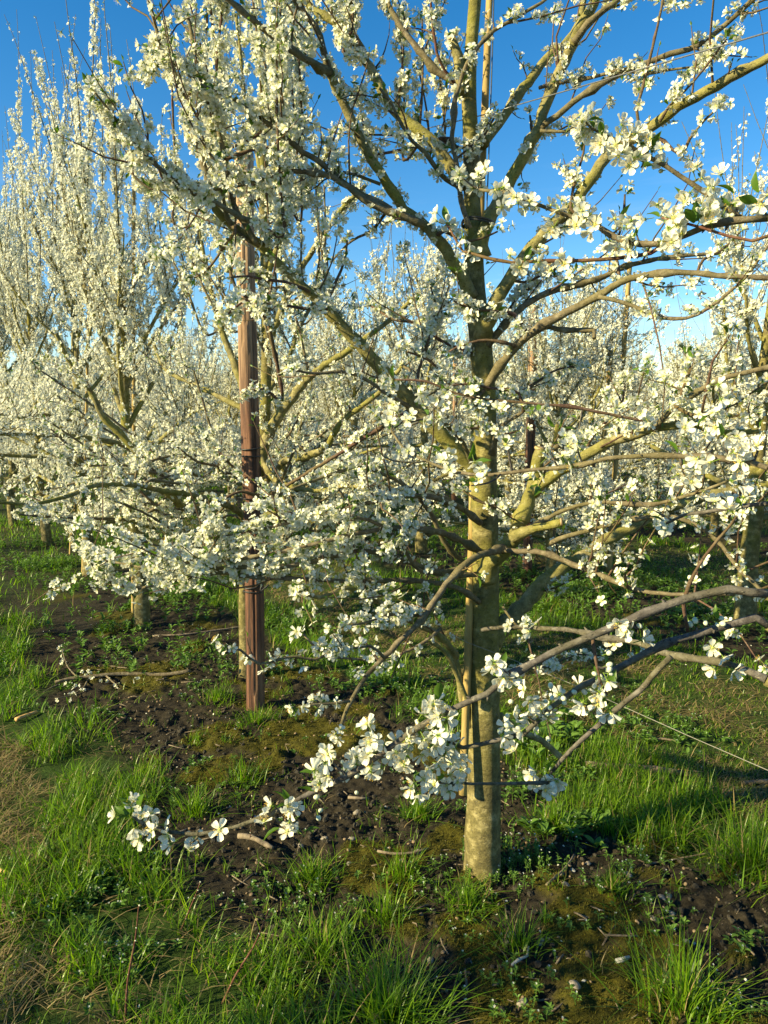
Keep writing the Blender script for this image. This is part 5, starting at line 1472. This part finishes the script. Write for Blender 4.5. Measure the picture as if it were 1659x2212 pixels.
for v_, rad, tilt in ((968, .0035, .006), (986, .003, -.004), (1075, .0022, .002), (1262, .0045, .012), (1278, .0035, -.008)):
    h = hz_(v_)
    ring_at(h, 0.049, rad, tilt, M_BLACK, 'tie_band', post, (topx - pbx) * (h / Htop))
Q, R = resample(np.array([(0.03, -0.045, hz_(1262)), (0.06, -0.05, hz_(1250)), (0.05, -0.06, hz_(1270)), (0.09, -0.05, hz_(1258))]), np.full(4, 0.004), 0.01)
link('tie_tail', make_mesh('tie_tail', *tube(Q, R, 6), [M_BLACK]), post)

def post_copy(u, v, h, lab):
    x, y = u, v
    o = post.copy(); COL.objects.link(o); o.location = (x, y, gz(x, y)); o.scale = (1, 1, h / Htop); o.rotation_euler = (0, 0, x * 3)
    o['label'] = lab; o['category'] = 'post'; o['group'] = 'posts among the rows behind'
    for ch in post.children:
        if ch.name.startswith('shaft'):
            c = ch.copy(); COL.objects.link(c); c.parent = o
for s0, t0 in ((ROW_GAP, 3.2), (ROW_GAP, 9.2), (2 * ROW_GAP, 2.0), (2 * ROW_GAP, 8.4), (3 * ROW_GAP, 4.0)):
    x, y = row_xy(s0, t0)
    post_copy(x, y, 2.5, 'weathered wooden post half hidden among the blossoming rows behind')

def stick(name, label, cat, p0, p1, r0, r1, mat, group=None, bend=0.01, sides=10, mid=None):
    p0 = np.array(p0, float); p1 = np.array(p1, float)
    base = p0
    m = [p0 + (p1 - p0) * f + RNG.normal(size=3) * bend * (0 < f < 1) for f in (0, 0.3, 0.62, 1.0)]
    P, R = resample(np.array(m), np.linspace(r0, r1, 4), 0.05)
    V, T = tube(P - base, R, sides, 0.04)
    o = thing(name, label, cat, base, group)
    link('shaft', make_mesh('shaft', V, T, [mat], None, True), o)
    return o
# the stake at the main trunk: foot hangs just clear of the weeds, tied to the trunk
pA, tA = at(1000, 1716, 2.20); pB, tB = at(1057, 40, 2.40); pC = pA + (pB - pA) * 1.12
gA = np.array((pA[0] - 0.004, pA[1] + 0.0, gz(pA[0], pA[1])))
main_stake = stick('stake', 'long slender wooden stake tied beside the main mossy trunk', 'stake', pA, pC, 8.6 * tA / FPX, 0.0105, M_STAKE, None, 0.004)
tie = Bag()
for v_, u_ in ((478, 1036), (483, 1036)):
    p, t = at(u_, v_, 2.24)
    a = np.linspace(0, 2 * np.pi, 29)
    tie.add(*tube(np.stack([p[0] + 0.046 * np.cos(a) - 0.004, p[1] + 0.052 * np.sin(a) + 0.01, p[2] + 0.004 * np.sin(2 * a)], 1), np.full(29, 0.003), 6))
link('tie', tie.mesh('tie', [M_BLACK], True, pA), main_stake, None)
# dark cord that runs up beside the stake
P, R = trace([(1049, 520), (1056, 330), (1062, 160), (1066, 20), (1068, -60)], [2.33, 2.37], [1.4])
link('cord', make_mesh('cord', tube(*resample(P, R, 0.08), 5)[0] - pA, tube(*resample(P, R, 0.08), 5)[1], [M_BLACK]), main_stake)

for (u0, v0, u1, v1, lab) in ((151, 1196, 163, 1075, 'thin pale stick leaning between two bare trunks at the far left'),
                              (287, 1330, 289, 330, 'tall bamboo stake standing in the tree next left of the wooden post'),
                              (178, 1235, 196, 520, 'dark stake rising through the tree right of the leaning pale stick')):
    x, y = on_ground(u0, v0)
    p1, t = at(u1, v1, y)
    stick('stake', lab, 'stake', (x, y, gz(x, y) - 0.05), p1, 0.014, 0.012, M_STAKE, None, 0.004)
for u0, v0, h, lab in ((1283, 1245, 2.1, 'upright square stake in the next row right of the main trunk'), (1315, 1240, 2.9, 'tall mossy stake behind the upper right branches')):
    x, y = on_ground(u0, v0)
    stick('stake', lab, 'stake', (x, y, gz(x, y) - 0.05), (x + 0.08, y, h), 0.026, 0.022, M_STAKE, None, 0.006)

def wire(name, label, pts, r, mat, sag=0.0, twist=None):
    P = np.array([at(u, v, Y)[0] for u, v, Y in pts])
    out = []
    for a, b in zip(P[:-1], P[1:]):
        for f in np.linspace(0, 1, 13)[:-1]:
            out.append(a + (b - a) * f - np.array((0, 0, sag * 4 * f * (1 - f))))
    out.append(P[-1]); out = np.array(out)
    V, T = tube(out - out[0], np.full(len(out), r), 6)
    o = thing(name, label, 'wire', out[0])
    link('strand', make_mesh('strand', V, T, [mat]), o)
wire('trellis_wire', 'grey trellis wire crossing the sky from the right edge to the wooden post', [(1760, 38, 1.25), (1659, 70, 1.4), (1106, 230, 2.2), (1066, 243, 2.24), (786, 310, 2.95), (653, 343, 3.35), (531, 374, 3.62)], 0.0016, M_WIRE)
wire('trellis_wire', 'dark trellis wire sloping down to the left through the sky gap by the post', [(528, 378, 3.62), (437, 443, 4.4), (327, 560, 6.2), (230, 640, 8.5)], 0.0016, M_WIRE)
wire('trellis_wire', 'pale low wire running from the main trunk down to the right edge', [(1740, 1712, 1.2), (1659, 1664, 1.32), (1484, 1588, 1.62), (1263, 1489, 1.98), (1100, 1422, 2.15), (1010, 1388, 2.19), (984, 1374, 2.22)], 0.0009, M_STRING)
wire('trellis_wire', 'pale low string from the wooden post towards the next trunk on its left', [(530, 1074, 3.6), (400, 1085, 4.2), (213, 1112, 5.2)], 0.0011, M_STRING)

# ------------------------------------------------------------------ fallen wood, suckers and stones
def lying(name, label, cat, pts, r, mat, lift=0.5, ends=None, group=None, sub=None):
    G = [on_ground(u, v) for u, v in pts]
    P = np.array([(x, y, gz(x, y) + r * lift + 0.006) for x, y in G])
    P, R = resample(P, np.interp(np.linspace(0, 1, len(P)), [0, 0.5, 1], [r, r * 0.92, r * 0.7]), 0.03)
    P[:, 2] = np.convolve(np.pad(P[:, 2], 4, mode='edge'), np.ones(9) / 9, 'valid')
    R = R * (1 + 0.08 * RNG.normal(size=len(R)))
    V, T = tube(P - P[0], R, 9, 0.06)
    o = thing(name, label, cat, P[0], group)
    link('stem', make_mesh('stem', V, T, [mat]), o)
    if ends:
        q = P[-1]; d = unit(P[-1] - P[-4]); b = Bag()
        for _ in range(9):
            s = q - d * 0.02 + RNG.normal(size=3) * R[-1] * 0.4
            e = q + d * RNG.uniform(0.03, 0.10) + RNG.normal(size=3) * R[-1] * 0.7
            b.add(*tube(np.array([s, (s + e) / 2, e]), np.array([R[-1] * 0.45, R[-1] * 0.35, 0.0006]), 5))
        link('split_end', b.mesh('split_end', [ends], True, P[0]), o)
    if sub:
        for pts2 in sub:
            G2 = [on_ground(u, v) for u, v in pts2]
            P2 = np.array([(x, y, gz(x, y) + 0.012 + 0.01 * i) for i, (x, y) in enumerate(G2)])
            P2, R2 = resample(P2, np.linspace(r * 0.5, r * 0.2, len(P2)), 0.03)
            link('side_twig', make_mesh('side_twig', tube(P2, R2, 6, 0.05)[0] - P[0], tube(P2, R2, 6)[1], [mat]), o)
    return o, P, R
lying('broken_branch', 'broken branch with an orange splintered end lying in the grass on the right', 'branch', [(1265, 1655), (1330, 1660), (1370, 1663), (1430, 1668), (1478, 1676)], 0.016, M_DEAD, 0.6, M_SPLIT)
lying('broken_branch', 'dry stick cut off by the right edge below the low wire', 'branch', [(1700, 1684), (1659, 1687), (1630, 1690), (1606, 1692)], 0.009, M_DEAD, 0.8)
o, P, R = lying('pruned_branch', 'long pruned branch with small blossoms lying on the moss at left', 'branch', [(412, 1467), (360, 1470), (280, 1470), (200, 1478), (150, 1482), (120, 1488)], 0.012, M_BRANCH, 1.0, None, None, [[(175, 1478), (160, 1465), (145, 1450), (135, 1425)], [(130, 1486), (110, 1500), (95, 1515)], [(190, 1476), (180, 1500), (150, 1520), (120, 1530)], [(230, 1475), (245, 1490), (255, 1500)]])
fpb = Flora(404)
for u, v in ((140, 1445), (136, 1432), (130, 1415), (178, 1470), (196, 1480), (235, 1485), (300, 1490), (165, 1505), (150, 1520), (140, 1530), (258, 1497), (160, 1500), (172, 1512)):
    x, y = on_ground(u, v); fpb.cluster(np.array((x, y, gz(x, y) + 0.03)), np.array((1.0, 0, 0)), 3, 0.015, 0.9, 0.3, 0.1)
bake(fpb, 1, P[0], 14, 0, 0, 0, o)
lying('wood_chunk', 'fresh orange splinter of wood lying in the dry clippings at the left edge', 'wood', [(35, 1568), (55, 1560), (84, 1550)], 0.011, M_SPLIT, 1.0)
lying('wood_chunk', 'short orange splinter at the far left edge of the clippings', 'wood', [(-6, 1896), (10, 1898), (22, 1902)], 0.007, M_SPLIT, 1.0)
lying('fallen_twig', 'thick dead twig lying on bare soil under the blossoming branch tip', 'twig', [(515, 1825), (545, 1830), (575, 1848), (590, 1856)], 0.010, M_DEAD, 0.9)
lying('fallen_twig', 'curved pale twig on the soil left of the trunk foot', 'twig', [(815, 1855), (850, 1860), (890, 1858), (925, 1848)], 0.005, M_DEAD, 1.0)
lying('fallen_twig', 'thin bleached twig lying right of the trunk on mossy ground', 'twig', [(1180, 1932), (1195, 1915), (1215, 1895), (1240, 1858)], 0.0042, M_DEAD, 1.2)
lying('fallen_twig', 'hooked white root twig on the moss below the trunk', 'twig', [(1105, 2110), (1120, 2098), (1138, 2090), (1141, 2070)], 0.004, M_PALE, 1.2)
lying('fallen_twig', 'dark thin twig lying across the moss cushion', 'twig', [(1245, 1990), (1270, 2005), (1290, 2020), (1310, 2040)], 0.0025, M_DEAD, 1.4)
lying('fallen_twig', 'long thin twig at the edge of the right grass clump', 'twig', [(1395, 1875), (1440, 1866), (1490, 1855), (1535, 1845)], 0.003, M_DEAD, 1.2)
lying('fallen_twig', 'short pale stub of twig on the moss near the bottom', 'twig', [(1330, 2102), (1345, 2097), (1358, 2091)], 0.006, M_PALE, 1.0)
lying('fallen_twig', 'brown twigs lying on soil between the post and the next trunk', 'twig', [(330, 1375), (400, 1372), (470, 1362), (540, 1352)], 0.008, M_DEAD, 1.0)
lying('fallen_twig', 'flat pale chip of wood on dark soil behind the branch', 'twig', [(752, 1740), (775, 1742), (796, 1742)], 0.006, M_DEAD, 1.0)
lying('fallen_twig', 'dead stick lying in the brown grass beyond the low wire', 'twig', [(1400, 1600), (1435, 1598), (1475, 1605)], 0.006, M_DEAD, 1.0)

def sucker(label, pts, r, seed):
    """a thin shoot rising from the grass with opening buds"""
    x, y = on_ground(*pts[0])
    P = np.array([at(u, v, y - 0.03 * i)[0] for i, (u, v) in enumerate(pts)]); P[0] = (x, y, gz(x, y) - 0.01)
    P, R = resample(P, np.linspace(r, r * 0.45, len(P)), 0.02)
    o = thing('sucker_shoot', label, 'shoot', P[0], 'budding shoots rising from the grass')
    link('stem', make_mesh('stem', tube(P - P[0], R, 7, 0.05)[0], tube(P, R, 7)[1], [M_REDTWIG]), o)
    g = np.random.default_rng(seed)
    for f in np.linspace(0.25, 1.0, 9):
        i = int(f * (len(P) - 1)); d = unit(g.normal(size=3) * 0.6 + np.array((0, -0.3, 0.7)))
        q = link('bud', ME_BUD if g.random() < 0.6 else ME_LEAF, o)
        M = (Matrix(frames(d[None], g)[0].tolist()) if q.data is ME_BUD else Matrix(frames_x(d[None], g)[0].tolist())).to_4x4() @ Matrix.Scale(0.55, 4)
        M.translation = Vector(P[i] - P[0]); q.matrix_local = M
        if q.data is ME_LEAF: q.name = 'leaf'
sucker('straight thin budding shoot rising from grass at the bottom left', [(270, 2205), (276, 2120), (292, 2030), (300, 1955)], 0.0035, 1)
sucker('leaning reddish budding shoot right of the straight shoot', [(478, 2165), (510, 2105), (550, 2040), (580, 1965)], 0.0035, 2)
sucker('short budding shoot hidden among long grass behind the leaning shoot', [(390, 2010), (405, 1975), (420, 1940), (433, 1905)], 0.003, 3)
sucker('bare thin upright stem below the blossoming branch', [(540, 1830), (543, 1770), (545, 1720)], 0.0014, 4)

STONE_LABELS = ['large pale stone in the soil bowl right of the trunk', 'stone just above the large pale stone right of the trunk', 'left one of two touching stones by the right grass clump', 'right one of two touching stones by the right grass clump', 'rounded stone at the upper edge of the moss cushion', 'broad reddish stone on moss below the trunk foot', 'smaller stone touching the broad reddish stone below the trunk', 'pale oval stone lying on moss at the bottom', 'brown stone on moss near the bottom grass clump', 'slim stone beside the small tuft on black soil', 'small stone below the blue flowered weeds', 'round stone on black soil left of the white chip', 'stone on black soil below the two touching stones', 'stone on the bare soil under the thick blossom cluster', 'dull oval stone on the bare soil left of the loose tuft', 'long brown stone above the curved pale twig', 'big tan stone right end of the curved pale twig', 'small stone beside the thick dead twig', 'squarish stone under the low blossoms', 'tan stone right of the thick dead twig', 'blocky stone in the middle of the bare soil', 'stone at the edge of the thin tuft below the trunk', 'tiny cream stone beside the broad reddish stone', 'tiny pale stone on the lower moss cushion', 'stone on dark soil above the tall grass clump']
STONES = [(1222, 1925, .016), (1212, 1893, .014), (1430, 1945, .014), (1445, 1945, .012), (1170, 2040, .014), (1105, 2033, .018), (1090, 2045, .013), (1240, 2160, .016), (1128, 2192, .016), (1355, 1903, .014), (1270, 1870, .012), (1450, 1985, .012), (1412, 1990, .012),
          (770, 1770, .014), (755, 1880, .012), (870, 1870, .014), (905, 1850, .016), (650, 1845, .011), (700, 1823, .015), (620, 1820, .012), (760, 1823, .016), (930, 2085, .012), (1165, 2048, .009), (1205, 2075, .010), (1480, 2060, .012)]
for i, (u, v, r) in enumerate(STONES):
    x, y = on_ground(u, v)
    V, T, _ = pebble_shape(70 + i, 0.55, 10, 7)
    o = link('stone', make_mesh('stone', V * r * (1 + 0.05 * RNG.normal(size=(len(V), 1))), T, [M_STONE]), None, None, STONE_LABELS[i], 'stone', 'small stones on the bare strip')
    o.location = (x, y, gz(x, y) + r * 0.2); o.rotation_euler = (RNG.normal() * 0.2, RNG.normal() * 0.2, RNG.uniform(0, 6.28))
for (u, v, r, lab) in ((1500, 2045, .010, 'flat white chip on black soil near the right edge'), (1508, 2136, .009, 'white chip above the tall grass clump at bottom right'), (1237, 1885, .011, 'white pointed chip right of the trunk'), (1260, 2143, .007, 'tiny white chip on moss at the bottom'), (240, 1389, .022, 'pale flat stone on the soil between moss and the trunk left of the post')):
    x, y = on_ground(u, v)
    V, T, _ = pebble_shape(int(u), 0.3, 8, 5)
    o = link('white_chip', make_mesh('white_chip', V * r, T, [M_PALE]), None, None, lab, 'chip')
    o.location = (x, y, gz(x, y) + r * 0.15); o.rotation_euler = (0.1, 0.1, u)
